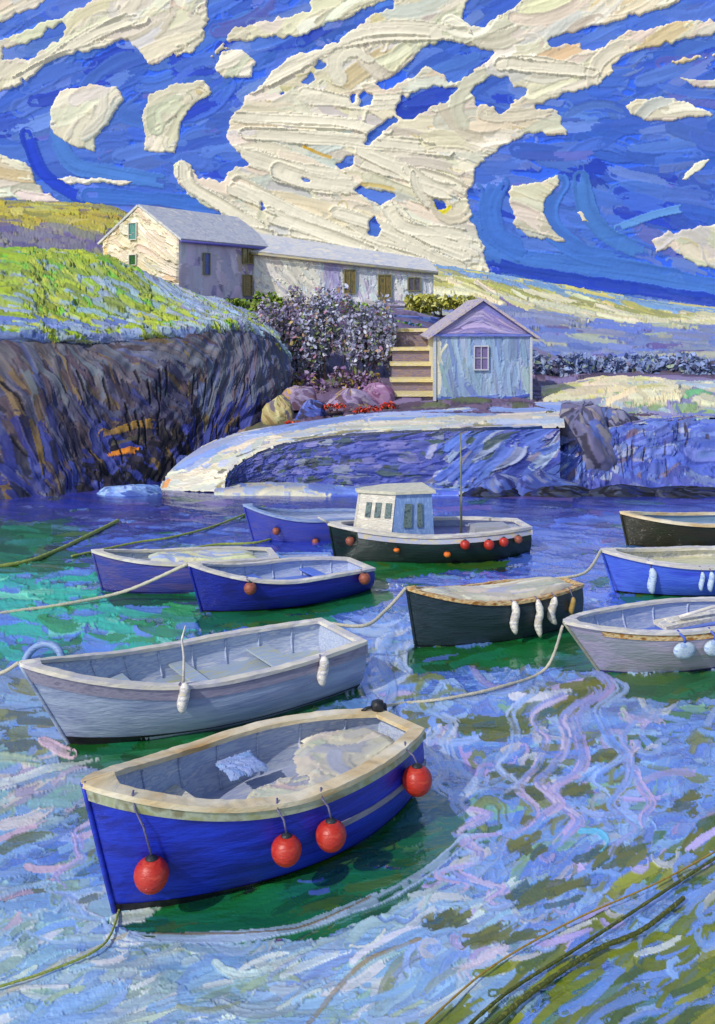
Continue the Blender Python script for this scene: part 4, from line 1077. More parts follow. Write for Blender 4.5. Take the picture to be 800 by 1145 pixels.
nh = wall_sheet(b, f0, f1, lambda u: he, 150, 110, p_hut, .045, R(130, 156, 196))
g0, g1 = f0 + np.array([0, HD, 0]), f1 + np.array([0, HD, 0])
b.add([f0, g0, zz(g0, he), zz(f0, he)], [(3, 2, 1, 0)], R(214, 206, 176))  # sunlit left side: its cream is put into the wall colour
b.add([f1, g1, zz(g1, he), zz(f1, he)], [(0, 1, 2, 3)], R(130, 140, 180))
b.add([g0, g1, zz(g1, he), zz((g0 + g1) / 2, ha), zz(g0, he)], [(0, 1, 2, 3, 4)], R(140, 156, 190))
b.build('wall', M_WALL, ht_, off=OFH)
b = MB()
def p_gab(c): c.field(120, None, lambda x, y: -.35 if x < c.w / 2 else .35, 44, 8, [(4, R(158, 146, 190)), (3, R(140, 130, 178)), (2, R(176, 166, 200)), (1, R(120, 120, 190))], curl=.1)
wall_sheet(b, zz(f0, he + .02) + np.array([-.05, -.06, 0]), zz(f1, he + .02) + np.array([.05, -.06, 0]), lambda u: max(.03, (ha - he) * (1 - abs(2 * u - 1))), 130, 60, p_gab, .04, R(150, 140, 184))
b.build('gable', M_WALL, ht_, off=OFH)
b = MB(); b.box(((x0 + x1) / 2, Yh - .07, hb + he - .02), (HW + .3, .16, .10)); b.build('eave_board', mat_paint('blue_board', [R(84, 100, 190), R(120, 130, 196)], 3), ht_, smooth=False, off=OFH)
MCB = mat_paint('cream_board', [R(206, 200, 180), R(170, 184, 204), R(184, 184, 196)], 3)
b = MB(); b.box((x0 - .03, Yh - .05, hb + he / 2 - .05), (.12, .12, he - .1)); b.build('corner_board', MCB, ht_, smooth=False, off=OFH)
b = MB(); b.box((x1 + .03, Yh - .05, hb + he / 2 - .05), (.10, .12, he - .1)); b.build('corner_board', MCB, ht_, smooth=False, off=OFH)
rf = MB(); sl = (ha - he) / (HW / 2)
r1, r2 = np.array([(x0 + x1) / 2, Yh - .28, hb + ha + .03]), np.array([(x0 + x1) / 2, Yh + HD + .2, hb + ha + .03])
for s_, xx_ in ((-1, x0), (1, x1)):
    e1 = np.array([xx_ + s_ * .32, Yh - .28, hb + he - .32 * sl + .03]); e2 = e1 + np.array([0, HD + .48, 0])
    roof_slab(rf, e1, e2, r2, r1, .1)
rf.build('roof', mat_paint('lilac_roof', [R(160, 150, 190), R(190, 176, 160), R(140, 130, 180)], 1.5, (4, 1, 4), bump=.5), ht_, smooth=False, off=OFH)
window(ht_, OFH, ((538 - 400) * Yh / F, Yh - .04, CH - (400 - 350) * Yh / F), (1, 0, 0), (0, -1, 0), .52, .92, mat_paint('grey_frame', [R(176, 184, 204), R(200, 196, 196)], 6), mat_paint('mauve_pane', [R(100, 84, 140), R(120, 104, 150), R(70, 70, 110)], 3, rough=.15, spec=.6, bump=.2), (1, 1), ft=.045)

# --- stone steps between the bushes and the hut
st = base('stone_steps', at(462, 452, 41.5), 'flight of five stone steps between the bushes and the hut', 'steps')
OFS = np.array(st.location)
ysteps = [441, 425, 407, 390, 369]
z0 = CH - (450 - 350) * 40.6 / F
Yp = 40.6
MT = mat_paint('tread_stone_lit', [R(222, 208, 150), R(206, 190, 130), R(216, 206, 180), R(196, 176, 90)], 2, (1, 5, 5), bump=.7, bdist=.04)  # sunlit yellow of the treads put into the stone colour
MR = mat_paint('riser_stone_shaded', [R(124, 112, 140), R(150, 126, 110), R(112, 104, 136), R(140, 122, 124)], 2.2, (1, 5, 5), bump=.7, bdist=.04)  # shaded purple of the risers put into the stone colour
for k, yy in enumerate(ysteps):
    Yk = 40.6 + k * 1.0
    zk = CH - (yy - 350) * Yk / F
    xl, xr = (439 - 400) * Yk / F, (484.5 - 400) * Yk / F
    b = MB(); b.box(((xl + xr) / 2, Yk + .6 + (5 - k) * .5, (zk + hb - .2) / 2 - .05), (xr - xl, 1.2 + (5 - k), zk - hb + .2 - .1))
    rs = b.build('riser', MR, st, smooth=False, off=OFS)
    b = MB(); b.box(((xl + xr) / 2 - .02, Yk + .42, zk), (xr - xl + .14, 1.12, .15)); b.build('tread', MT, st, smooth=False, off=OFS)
# ------------------------------------------------------------------ BOATS
def ff(t, tm, p, q, Tr):
    a = (1 - (1 - np.minimum(t / tm, 1)) ** p) ** q
    b_ = 1 - (1 - Tr) * np.clip((t - tm) / (1 - tm), 0, 1) ** 2
    return np.where(t < tm, a, b_)


class Hull:
    def __init__(s, bx, by, th, L, B, Tr, Fb, Fm, Fs, rake, wr):
        s.L, s.B, s.Tr, s.Fb, s.Fm, s.Fs, s.rake, s.wr, s.th = L, B, Tr, Fb, Fm, Fs, rake, wr, th
        s.o = np.array([bx + math.cos(th) * L / 2, by + math.sin(th) * L / 2, 0.0])
        s.R = np.array([[math.cos(th), math.sin(th), 0], [-math.sin(th), math.cos(th), 0], [0, 0, 1]])

    def zs(s, t): return np.where(t < .55, s.Fm + (s.Fb - s.Fm) * (1 - t / .55) ** 2, s.Fm + (s.Fs - s.Fm) * (np.maximum(t - .55, 0) / .45) ** 2)
    def hb(s, t): return s.B / 2 * ff(t, .55, 2.0, .8, s.Tr)
    def hw(s, t): return s.B / 2 * s.wr * ff(t, .6, 1.7, 1.0, s.Tr * .9)

    def P(s, t, k, side=1, inset=0.0, dz=0.0):
        """point of the shell: t along (0 bow, 1 stern), k 0 waterline .. 1 sheer, side +1 = towards the viewer"""
        t = np.asarray(t, float); k = np.asarray(k, float) + 0 * t; t = t + 0 * k
        z = s.zs(t)
        a, b_ = s.hw(t), s.hb(t)
        kk = np.clip(k, 0, 1)
        half = np.where(k >= 0, a + (b_ - a) * (kk ** .75), a * np.sqrt(np.clip(1 + k / .3, 0, 1)))
        bul = .05 * s.B * np.sin(np.pi * kk) * np.clip(t * 2.2, 0, 1)
        half = np.maximum(half + bul - inset, 0)
        x = t * s.L + s.rake * (1 - t) ** 3 * (1 - k) - s.L / 2 + inset * np.clip(1 - t * 6, 0, 1) * 1.6 - inset * np.clip(t * 8 - 7, 0, 1)
        return np.stack([x, -side * half, z * k + dz], -1)

    def world(s, p): return np.asarray(p) @ s.R + s.o

    def find(s, px, py, out=0.1):
        """t, k on the near side whose point (pushed out) projects at a pixel"""
        T, K = np.meshgrid(np.linspace(.02, .98, 240), np.linspace(-.05, 1.1, 120))
        p = s.P(T, K); p[..., 1] -= out
        w = s.world(p)
        u = 400 + F * w[..., 0] / w[..., 1]; v = HOR + F * (CH - w[..., 2]) / w[..., 1]
        i = np.argmin((u - px) ** 2 + (v - py) ** 2)
        return T.ravel()[i], K.ravel()[i]


def shell(h, mb, k0, k1, nk=12, nt=60, inset=0.0, transom=True, amp=0.0, flip=False, t0=0.0):
    ts = t0 + (1 - t0) * np.linspace(0, 1, nt) ** 1.25
    ks = np.linspace(k0, k1, nk)
    T, K = np.meshgrid(ts, ks)
    for side in (1, -1):
        p = h.P(T, K, side, inset)
        idx = np.arange(nt * nk).reshape(nk, nt)
        q = np.stack([idx[:-1, :-1], idx[:-1, 1:], idx[1:, 1:], idx[1:, :-1]], -1).reshape(-1, 4)
        if (side == -1) != flip: q = q[:, ::-1]
        mb.v.append(p.reshape(-1, 3)); mb.c.append(np.full((nt * nk, 4), .5)); mb.f.append(q + mb.n); mb.n += nt * nk
    if transom:
        a = h.P(np.ones(nk), ks, 1, inset); b_ = h.P(np.ones(nk), ks, -1, inset)
        v = np.concatenate([a, b_]); f = [(i, i + 1, nk + i + 1, nk + i) for i in range(nk - 1)]
        if flip: f = [q[::-1] for q in f]
        mb.add(v, f)


def band(h, mb, k0, k1, out, nt=64, thick=.03, t0=0.0, t1=1.0, sides=(1, -1), stern=True):
    """a strake following the shell between heights k0 and k1, standing out from it"""
    ts = t0 + (t1 - t0) * np.linspace(0, 1, nt) ** (1.25 if t0 == 0 else 1)
    def sec(side):
        a = h.P(ts, k0 + 0 * ts, side, 0); b_ = h.P(ts, k1 + 0 * ts, side, 0)
        d = np.gradient(a, axis=0)[:, :2]; n = np.stack([d[:, 1], -d[:, 0]], 1); n /= np.linalg.norm(n, axis=1)[:, None] + 1e-9
        n *= side
        n3 = np.concatenate([n, np.zeros((nt, 1))], 1)
        return [a - n3 * thick, a + n3 * out, b_ + n3 * out, b_ - n3 * thick]
    for side in sides:
        A = np.stack(sec(side), 1).reshape(-1, 3)
        f = []
        for i in range(nt - 1):
            for j in range(4):
                q = (i * 4 + j, (i + 1) * 4 + j, (i + 1) * 4 + (j + 1) % 4, i * 4 + (j + 1) % 4)
                f.append(q if side == -1 else q[::-1])
        f += [(0, 1, 2, 3), tuple((nt - 1) * 4 + j for j in (3, 2, 1, 0))]
        mb.add(A, f)
    if stern and t1 == 1.0:
        a = h.P(1.0, k0, 1)[0:3]; b_ = h.P(1.0, k0, -1); z1 = float(h.zs(np.array(1.0)) * (k1 - k0))
        c = (a + b_) / 2; wd = abs(a[1] - b_[1])
        mb.box((c[0] + out / 2, c[1], c[2] + z1 / 2), (out + thick, wd + 2 * out, z1))


def gunwale(h, mb, w_in, w_out, th, nt=150, dz=0.0, jit=.0):
    """flat rim round the whole top edge, pointed at the bow, square across the stern"""
    ts = np.linspace(0, 1, nt) ** 1.25
    out = []
    near = h.P(ts, 1 + 0 * ts, 1); far = h.P(ts, 1 + 0 * ts, -1)
    loop = np.concatenate([near, far[::-1]])
    c = np.array([0, 0])
    n = len(loop)
    d = np.roll(loop, -1, 0) - np.roll(loop, 1, 0)
    nn = np.stack([d[:, 1], -d[:, 0]], 1); nn /= np.linalg.norm(nn, axis=1)[:, None] + 1e-9
    if (nn[:nt] * np.array([0, -1])).sum(1).mean() < 0: nn = -nn
    nn[0] = nn[-1] = (-1, 0)
    nn[nt - 1] = (.7, -.7); nn[nt] = (.7, .7)
    n3 = np.concatenate([nn, np.zeros((n, 1))], 1)
    wi = np.minimum(w_in, .0 + np.concatenate([h.hb(ts), h.hb(ts)[::-1]]) * .8 + .012)
    # inner edge: never past the centreline
    inner = loop - n3 * wi[:, None]
    inner[:nt, 1] = np.minimum(inner[:nt, 1], -.005); inner[nt:, 1] = np.maximum(inner[nt:, 1], .005)
    bow_in = -h.L / 2 + w_in * 2.2
    inner[:, 0] = np.maximum(inner[:, 0], bow_in); inner[:, 0] = np.minimum(inner[:, 0], h.L / 2 - w_in)
    outer = loop + n3 * w_out
    jz = (noise2(1, n, 3)[0] + noise2(1, n, 9)[0] - 1) * jit * 2.5
    up = np.array([0, 0, 1.0])
    A = np.stack([inner + up * dz, outer + up * (dz - .004), outer + up * (dz + th + jz[:, None]), inner + up * (dz + th * 1.05 + jz[:, None])], 1).reshape(-1, 3)
    f = []
    for i in range(n):
        i2 = (i + 1) % n
        for j in range(4):
            f.append((i * 4 + j, i * 4 + (j + 1) % 4, i2 * 4 + (j + 1) % 4, i2 * 4 + j))
    mb.add(A, f)


def plank(h, mb, t, width, k, th=.035, inset=.06):
    """a seat across the boat"""
    a0, a1 = h.P(t - width / h.L / 2, k, 1, inset), h.P(t + width / h.L / 2, k, 1, inset)
    z = float(a0[2])
    V = [(a0[0], a0[1], z), (a1[0], a1[1], z), (a1[0], -a1[1], z), (a0[0], -a0[1], z)]
    V = V + [(x, y, zz_ + th) for x, y, zz_ in V]
    mb.add(V, [(3, 2, 1, 0), (4, 5, 6, 7), (0, 1, 5, 4), (1, 2, 6, 5), (2, 3, 7, 6), (3, 0, 4, 7)])


def floor_in(h, mb, k, inset=.06, nt=40, t0=.06, camber=0.0, dz=0.0):
    ts = np.linspace(t0, .985, nt)
    a = h.P(ts, k + 0 * ts, 1, inset, dz); b_ = h.P(ts, k + 0 * ts, -1, inset, dz)
    m = (a + b_) / 2; m[:, 2] += camber
    v = np.stack([a, m, b_], 1).reshape(-1, 3)
    f = []
    for i in range(nt - 1):
        for j in range(2):
            f.append((i * 3 + j, (i + 1) * 3 + j, (i + 1) * 3 + j + 1, i * 3 + j + 1))
    mb.add(v, f)


def boat(name, par, label, cat, group, mats, rim=(.09, .03, .045), deck=.22, seats=((.35, .16), (.66, .16)), strake=None, boot=None, ribs=6, knee=True, rimjit=.004):
    h = Hull(*par)
    root = base(name, h.o, label, cat, group, par[2])
    b = MB(); shell(h, b, -.28, 1.0, 16, 70); hullo = b.build('hull', mats['hull'], root)
    b = MB(); shell(h, b, .12, .985, 10, 50, inset=.055, flip=True, t0=.04); b.build('lining', mats['inside'], root)
    b = MB(); floor_in(h, b, deck, .05); b.build('floor', mats['floor'], root)
    b = MB(); gunwale(h, b, rim[0], rim[1], rim[2], jit=rimjit); b.build('gunwale', mats['rim'], root, smooth=False)
    if strake:
        for k0, k1, out, m, t0 in strake:
            b = MB(); band(h, b, k0, k1, out, t0=t0); b.build('strake_or_reflection', m, root, smooth=False)
    if boot is not None:
        b = MB(); band(h, b, -.10, boot[0], .008, thick=.02); b.build('boot_stripe', boot[1], root, smooth=False)
    for t, w in seats:
        b = MB(); plank(h, b, t, w * 1.3, .62); b.build('thwart', mats.get('seat', mats['floor']), root, smooth=False)
    b = MB()
    p0, p1 = h.P(0.0, 1.06, 1), h.P(0.0, -.25, 1)
    b.tube([h.P(0.0, k, 1) - np.array([.012, 0, 0]) for k in np.linspace(1.03, -.25, 8)], .028, k=8); b.build('stem', mats.get('stem', mats['hull']), root)
    if ribs:
        for i in range(ribs):
            t = .22 + .68 * i / max(1, ribs - 1)
            for sd in (1, -1):
                b = MB(); b.tube([h.P(t, k, sd, .06) for k in np.linspace(deck, .95, 6)], .018, k=6)
                b.build('rib', mats['inside'], root)
    return h, root


pm = mat_paint
ST = (1, 6, 9)
M_rim = pm('cream_rim', [R(184, 146, 88), R(206, 184, 142), R(216, 200, 166), R(226, 216, 192)], 1.2, (1.2, 3, 4), rough=.5, bump=.8, bdist=.02, bscale=5, pos=[.25, .42, .55, .7])
M_rimw = pm('white_rim', [R(216, 208, 190), R(202, 196, 182), R(190, 186, 190), R(224, 218, 204)], 1.2, (1.2, 3, 4), rough=.5, bump=.8, bdist=.02, bscale=5)
M_rimo = pm('ochre_rim', [R(176, 116, 40), R(214, 190, 140), R(150, 96, 36)], 2.2, (2, 6, 6), rough=.5, bump=.8, bdist=.02)
M_ins = pm('blue_grey_lining', [R(174, 186, 212), R(190, 200, 218), R(154, 168, 204), R(204, 208, 218)], 2.0, ST, rough=.5, bump=.5)
M_flo = pm('grey_blue_floor', [R(176, 186, 210), R(156, 166, 200), R(192, 198, 210)], 2.0, (1, 8, 3), rough=.5, bump=.5)
M_cream = pm('cream_canvas', [R(214, 206, 186), R(196, 190, 178), R(226, 220, 204), R(180, 178, 182)], 2.0, (2, 4, 4), rough=.6, bump=.9, bdist=.03)
M_olw = pm('olive_wood', [R(150, 152, 104), R(168, 174, 150), R(130, 126, 96)], 2.0, (1, 6, 3), rough=.55, bump=.5)
M_black = pm('black_boot', [R(14, 14, 22), R(24, 22, 34), R(34, 28, 30)], 2.0, ST, rough=.4, bump=.4)
M_brown = pm('mauve_strake_reflection', [R(130, 126, 146), R(144, 140, 158), R(116, 112, 134)], 2.0, ST, rough=.45, bump=.5)
M_rope = pm('pale_rope', [R(206, 200, 176), R(186, 182, 170), R(176, 166, 130)], 6, (8, 8, 8), rough=.7, bump=.8, bdist=.01)
M_ropeg = pm('weedy_rope', [R(84, 94, 30), R(64, 70, 30), R(116, 118, 44)], 4, (6, 6, 6), rough=.6, bump=.8, bdist=.01)
M_ropey = pm('yellow_green_rope', [R(150, 160, 60), R(120, 140, 70), R(170, 170, 90)], 4, (6, 6, 6), rough=.6, bump=.8, bdist=.01)
M_ropeo = pm('ochre_rope', [R(170, 140, 60), R(140, 110, 50)], 4, (6, 6, 6), rough=.6, bump=.6)
M_grey_line = pm('grey_line', [R(90, 84, 120), R(120, 116, 140)], 6, (6, 6, 6), rough=.6, bump=.4)
M_red = pm('red_buoy', [R(156, 32, 22), R(180, 46, 30), R(168, 38, 25), R(190, 64, 44)], 3.0, (2, 2, 5), rough=.38, spec=.5, bump=.5, bdist=.015)
M_redtop = pm('faded_red', [R(232, 110, 84), R(222, 90, 66)], 4.0, (2, 2, 4), rough=.45, bump=.5, bdist=.012)
M_redd = pm('dull_red_buoy', [R(130, 72, 56), R(150, 84, 64), R(110, 62, 58)], 4.0, (2, 2, 4), rough=.45, bump=.5, bdist=.012)
M_oran = pm('orange_float', [R(222, 120, 40), R(206, 100, 40)], 4.0, (2, 2, 4), rough=.45, bump=.4)
M_dark = pm('dark_iron', [R(24, 26, 30), R(44, 48, 56)], 5, (3, 3, 3), rough=.45, bump=.6)
M_fend = pm('white_fender', [R(214, 208, 196), R(232, 226, 214), R(176, 174, 186), R(200, 190, 160)], 3.0, (3, 3, 6), rough=.5, bump=.7, bdist=.015)
M_pblue = pm('pale_blue_fender', [R(170, 190, 216), R(190, 206, 222), R(140, 164, 206)], 3.0, (3, 3, 6), rough=.5, bump=.6, bdist=.015)


def hullmat(name, cols, coat=.06, rough=.42, bump=.7, scale=1.3):
    return pm(name, cols, scale, (.45, 2.5, 5.5), rough=rough, spec=.4, bump=bump, bdist=.022, bscale=5.5, coat=coat, pos=list(np.linspace(.25, .75, len(cols))))


H_front = hullmat('ultramarine_hull', [R(16, 24, 116), R(20, 36, 152), R(24, 50, 186), R(18, 30, 134)], coat=.1)
H_grey = hullmat('blue_grey_hull', [R(136, 152, 180), R(154, 168, 192), R(126, 140, 172), R(164, 174, 196)])
H_navy = hullmat('navy_hull', [R(18, 22, 100), R(24, 38, 150), R(22, 30, 124)])
H_purp = hullmat('purple_hull', [R(76, 68, 136), R(54, 66, 156), R(86, 78, 144), R(44, 56, 150)])
H_blk = hullmat('black_hull', [R(12, 26, 30), R(16, 40, 38), R(20, 18, 26)])
H_dgrn = hullmat('bottle_green_hull', [R(22, 42, 44), R(30, 48, 54), R(40, 56, 66), R(16, 28, 34)])
H_pale = hullmat('pale_grey_hull', [R(150, 150, 168), R(140, 146, 156), R(164, 156, 178), R(132, 136, 160)])
H_royal = hullmat('royal_hull', [R(58, 86, 206), R(70, 104, 214), R(48, 66, 190)])
H_oliv = hullmat('olive_black_hull', [R(30, 40, 18), R(40, 36, 16), R(20, 30, 20)])
H_far = hullmat('dusty_purple_hull', [R(54, 58, 140), R(46, 60, 160), R(72, 70, 138)])

MOOR = 'small boats moored in the harbour'
FIT = dict(
    front=(-2.668, 9.624, .718, 4.264, 1.887, .398, 1.371, .907, .826, .329, .711),
    grey=(-4.548, 13.322, .577, 5.127, 1.93, .708, 1.229, .747, .772, .651, .742),
    navy=(-3.337, 19.517, .544, 4.001, 1.779, .586, .997, .568, .473, .281, .728),
    purple=(-5.655, 21.012, .272, 3.921, 1.387, .665, .899, .637, .576, .224, .9),
    cabin=(-.681, 23.852, .209, 4.988, 2.1, .45, .865, .653, .643, .161, .92),
    dark=(.891, 17.511, .481, 3.784, 1.283, .378, 1.076, .728, .705, .186, .766),
    pale=(3.411, 16.132, .407, 4.365, 1.665, .408, .913, .728, .669, .704, .733),
    royal=(5.234, 20.985, .184, 4.242, 1.752, .385, .91, .65, .626, .277, .746),
    olive=(6.75, 25.187, .115, 4.432, 1.53, .396, .868, .626, .624, .195, .747),
    far=(-2.98, 25.848, .23, 3.483, 1.442, .7, .934, .567, .542, .255, .9))

hF, rF = boat('rowing_boat', FIT['front'], 'bright ultramarine boat hung with four red buoys, nearest in the harbour', 'boat', MOOR, dict(hull=H_front, inside=M_ins, floor=M_flo, rim=M_rim, seat=M_cream, stem=H_front),
              rim=(.14, .04, .05), seats=((.30, .2), (.80, .26)), strake=((.90, .995, .022, M_olw, 0), (.52, .60, .014, M_brown, .52)), boot=(.07, M_black), ribs=6, deck=.4)  # second strake is a dark hull reflection shaped as a band
hG, rG = boat('rowing_boat', FIT['grey'], 'blue grey boat with white rim and white fenders behind the ultramarine boat', 'boat', MOOR, dict(hull=H_grey, inside=M_ins, floor=pm('sage_boards', [R(170, 180, 176), R(150, 168, 196), R(176, 176, 140)], 2, (1, 6, 3)), rim=M_rimw, stem=H_grey),
              rim=(.11, .04, .05), seats=((.28, .2), (.5, .2), (.78, .3)), strake=((.80, .985, .014, M_brown, 0),), boot=(.11, M_black), ribs=7, deck=.42)
hN, rN = boat('rowing_boat', FIT['navy'], 'navy blue boat with white rim and orange buoys before the cabin boat', 'boat', MOOR, dict(hull=H_navy, inside=M_ins, floor=pm('bright_blue_floor', [R(80, 110, 206), R(100, 130, 210)], 2, (1, 6, 3)), rim=M_rimw), rim=(.11, .04, .05), seats=((.4, .2), (.75, .2)), boot=(.06, M_black), ribs=5, deck=.4)
hP, rP = boat('rowing_boat', FIT['purple'], 'purple blue boat with pale rim half hidden behind the navy boat', 'boat', MOOR, dict(hull=H_purp, inside=M_ins, floor=pm('cream_floor', [R(206, 202, 160), R(190, 190, 176)], 2, (1, 6, 3)), rim=M_rimw), rim=(.10, .04, .05), seats=((.4, .2),), boot=(.10, pm('indigo_boot', [R(30, 34, 120), R(20, 24, 80)], 2)), ribs=4, deck=.6)
hD, rD = boat('rowing_boat', FIT['dark'], 'bottle green boat with ochre rim, cream cover and hanging white fenders', 'boat', MOOR, dict(hull=H_dgrn, inside=pm('cream_lining', [R(206, 196, 176), R(180, 170, 150)], 2), floor=M_cream, rim=M_rimo), rim=(.07, .035, .05), seats=(), boot=(.05, M_black), ribs=0, deck=.9)
hL, rL = boat('rowing_boat', FIT['pale'], 'pale grey boat with round white fenders at the right edge', 'boat', MOOR, dict(hull=H_pale, inside=M_ins, floor=pm('blue_floor', [R(84, 112, 206), R(110, 134, 206)], 2, (1, 6, 3)), rim=M_rimw, stem=pm('sage_stem', [R(150, 150, 130), R(130, 134, 120)], 3)), rim=(.10, .04, .045), seats=(), strake=((.86, .97, .016, M_rimo, .1),), boot=(.06, pm('violet_boot', [R(50, 44, 120), R(80, 70, 130)], 2)), ribs=5, deck=.45)
hR, rR = boat('rowing_boat', FIT['royal'], 'royal blue boat with broad cream rim behind the pale grey boat', 'boat', MOOR, dict(hull=H_royal, inside=M_cream, floor=pm('sage_floor', [R(196, 196, 150), R(210, 204, 176), R(170, 176, 150)], 2, (1, 6, 3)), rim=M_rimw), rim=(.13, .05, .06), seats=((.5, .3),), boot=(.08, M_black), ribs=0, deck=.75)
hO, rO = boat('rowing_boat', FIT['olive'], 'dark olive boat with yellow cream rim farthest right near the sea wall', 'boat', MOOR, dict(hull=H_oliv, inside=pm('bluegreen_lining', [R(110, 140, 160), R(130, 150, 176)], 2), floor=pm('pale_blue_floor', [R(150, 170, 200), R(130, 150, 190)], 2), rim=M_rim), rim=(.10, .04, .06), seats=((.5, .3),), boot=(.08, M_black), ribs=0, deck=.7)
hA, rA = boat('rowing_boat', FIT['far'], 'dusky violet boat with pale blue rim hidden behind the cabin boat bow', 'boat', MOOR, dict(hull=H_far, inside=M_ins, floor=M_flo, rim=pm('pale_blue_rim', [R(120, 146, 196), R(150, 166, 196), R(100, 128, 190)], 2.2)), rim=(.10, .04, .05), seats=((.5, .3),), boot=(.06, pm('blue_boot', [R(30, 40, 150), R(40, 60, 170)], 2)), ribs=0, deck=.7)


# --- the cabin boat
hC, rC = boat('fishing_boat', FIT['cabin'], 'black fishing boat with a small wheelhouse, lit cream and shaded blue, and a mast', 'fishing boat', MOOR, dict(hull=H_blk, inside=M_ins, floor=pm('lilac_deck', [R(130, 120, 180), R(150, 144, 176), R(120, 130, 190)], 2, (1, 6, 3)), rim=M_rimw), rim=(.13, .05, .06), seats=(), strake=((.80, .97, .02, pm('cream_strake', [R(206, 190, 150), R(170, 176, 206), R(190, 186, 176)], 2.2, (2, 4, 4)), .12),), boot=(.04, pm('slate_boot', [R(50, 60, 90), R(30, 34, 50)], 2)), ribs=0, deck=.72)
M_cabw = pm('lit_cabin_cream', [R(222, 214, 196), R(206, 200, 190), R(232, 226, 210)], 2.5, (2, 2, 6), bump=.8, bdist=.03)  # sunlit tone of the wheelhouse front put into its colour
M_cabb = pm('shaded_cabin_blue', [R(128, 158, 206), R(110, 140, 196), R(144, 170, 212)], 2.5, (6, 6, 2), bump=.6, bdist=.02)  # shaded tone of the same wheelhouse put into its colour
# wheelhouse corners in boat coordinates, from its picture corners
zd = hC.Fm * .72
def boatpt(h, px, py, yl):
    """the point of the boat's frame at local side offset yl seen at a pixel: solve on the ray"""
    d = np.array([(px - 400) / F, 1.0, -(py - HOR) / F])
    o = np.array([0, 0, CH])
    n = h.R[1]                                   # local y axis in the world
    s_ = (yl - ((o - h.o) @ n)) / (d @ n)
    return (o + d * s_ - h.o) @ h.R.T
yn = -.52
p_bf, p_ba = boatpt(hC, 437, 598, yn), boatpt(hC, 486, 600, yn)
p_tf, p_ta = boatpt(hC, 443, 551, yn), boatpt(hC, 483, 553, yn)
p_bx, p_tx = boatpt(hC, 396, 590, -.10), boatpt(hC, 404, 550, -.10)      # the swept front runs forward to a blunt nose
zt = p_tf[2] * .5 + p_ta[2] * .5; zb = zd - .02
lo = [(p_bx[0], -.10), (p_bf[0], yn), (p_ba[0], yn), (p_ba[0], -yn), (p_bf[0], -yn), (p_bx[0], .10)]
hi = [(p_tx[0], -.10), (p_tf[0], yn), (p_ta[0], yn), (p_ta[0], -yn), (p_tf[0], -yn), (p_tx[0], .10)]
LO = [np.array([x, y, zb]) for x, y in lo]; HI = [np.array([x, y, zt]) for x, y in hi]
wh = MB(); wh.add(LO + HI, [(i, (i + 1) % 6, 6 + (i + 1) % 6, 6 + i) for i in range(6)] + [tuple(range(6, 12))])
who = wh.build('wheelhouse', M_cabb, rC, smooth=False)


def facet(a, b_, m, name, parent, out=.02):
    A_, B_, C_, D_ = LO[a], LO[b_], HI[b_], HI[a]
    n = np.cross(B_ - A_, D_ - A_); n /= np.linalg.norm(n)
    if n @ ((A_ + B_) / 2 - np.array([p_ba[0], 0, zb])) < 0: n = -n
    mb = MB(); mb.add([A_, B_, C_, D_] + [q + n * out for q in (A_, B_, C_, D_)], [(4, 5, 6, 7), (0, 1, 5, 4), (1, 2, 6, 5), (2, 3, 7, 6), (3, 0, 4, 7)])
    return mb.build(name, m, parent, smooth=False), n


fo_, nf = facet(0, 1, M_cabw, 'front_panel', who)
facet(4, 5, M_cabw, 'front_panel', who); facet(5, 0, M_cabw, 'front_panel', who)
MPW = pm('wheelhouse_glass', [R(84, 104, 100), R(110, 130, 130), R(60, 76, 84)], 4, (3, 3, 3), rough=.12, spec=.7, bump=.1)
for u, w_ in ((.28, .14), (.55, .16), (.84, .16)):
    pt = lambda a, v: (LO[0] * (1 - a) + LO[1] * a) * (1 - v) + (HI[0] * (1 - a) + HI[1] * a) * v + nf * .03
    V = [pt(u - w_ / 2, .52), pt(u + w_ / 2, .52), pt(u + w_ / 2, .82), pt(u - w_ / 2, .82)]
    b = MB(); b.add(V + [q + nf * .02 for q in V], [(4, 5, 6, 7), (0, 1, 5, 4), (1, 2, 6, 5), (2, 3, 7, 6), (3, 0, 4, 7)]); b.build('pane', MPW, who, smooth=False)
for u, w_ in ((.36, .20), (.66, .13)):
    pt = lambda a, v: (LO[1] * (1 - a) + LO[2] * a) * (1 - v) + (HI[1] * (1 - a) + HI[2] * a) * v + np.array([0, -.02, 0])
    V = [pt(u - w_ / 2, .32), pt(u + w_ / 2, .32), pt(u + w_ / 2, .80), pt(u - w_ / 2, .80)]
    b = MB(); b.add(V + [q + np.array([0, -.02, 0]) for q in V], [(4, 5, 6, 7), (0, 1, 5, 4), (1, 2, 6, 5), (2, 3, 7, 6), (3, 0, 4, 7)]); b.build('pane', MPW, who, smooth=False)
RB = [q * np.array([1.0, 1.14, 1]) + np.array([(-.10 if i in (0, 5) else (.08 if i in (2, 3) else -.02)), 0, .0]) for i, q in enumerate(HI)]
b = MB(); b.add(RB + [q + np.array([0, 0, .07]) for q in RB], [(i, (i + 1) % 6, 6 + (i + 1) % 6, 6 + i) for i in range(6)] + [tuple(range(6, 12)), tuple(range(6))[::-1]])
b.build('cabin_roof', pm('cream_roof', [R(214, 208, 186), R(202, 198, 176), R(186, 188, 170)], 2.5, (3, 3, 3), bump=.7), who, smooth=False)
mt = boatpt(hC, 516, 596, -.05)
b = MB(); b.tube([(mt[0], -.05, zd), (mt[0], -.05, zd + 1.2), (mt[0] - .02, -.05, zd + 2.55)], [.032, .026, .014]); mo = b.build('mast', pm('varnished_mast', [R(120, 110, 70), R(90, 110, 90), R(150, 140, 100)], 4, (4, 4, 1)), rC)
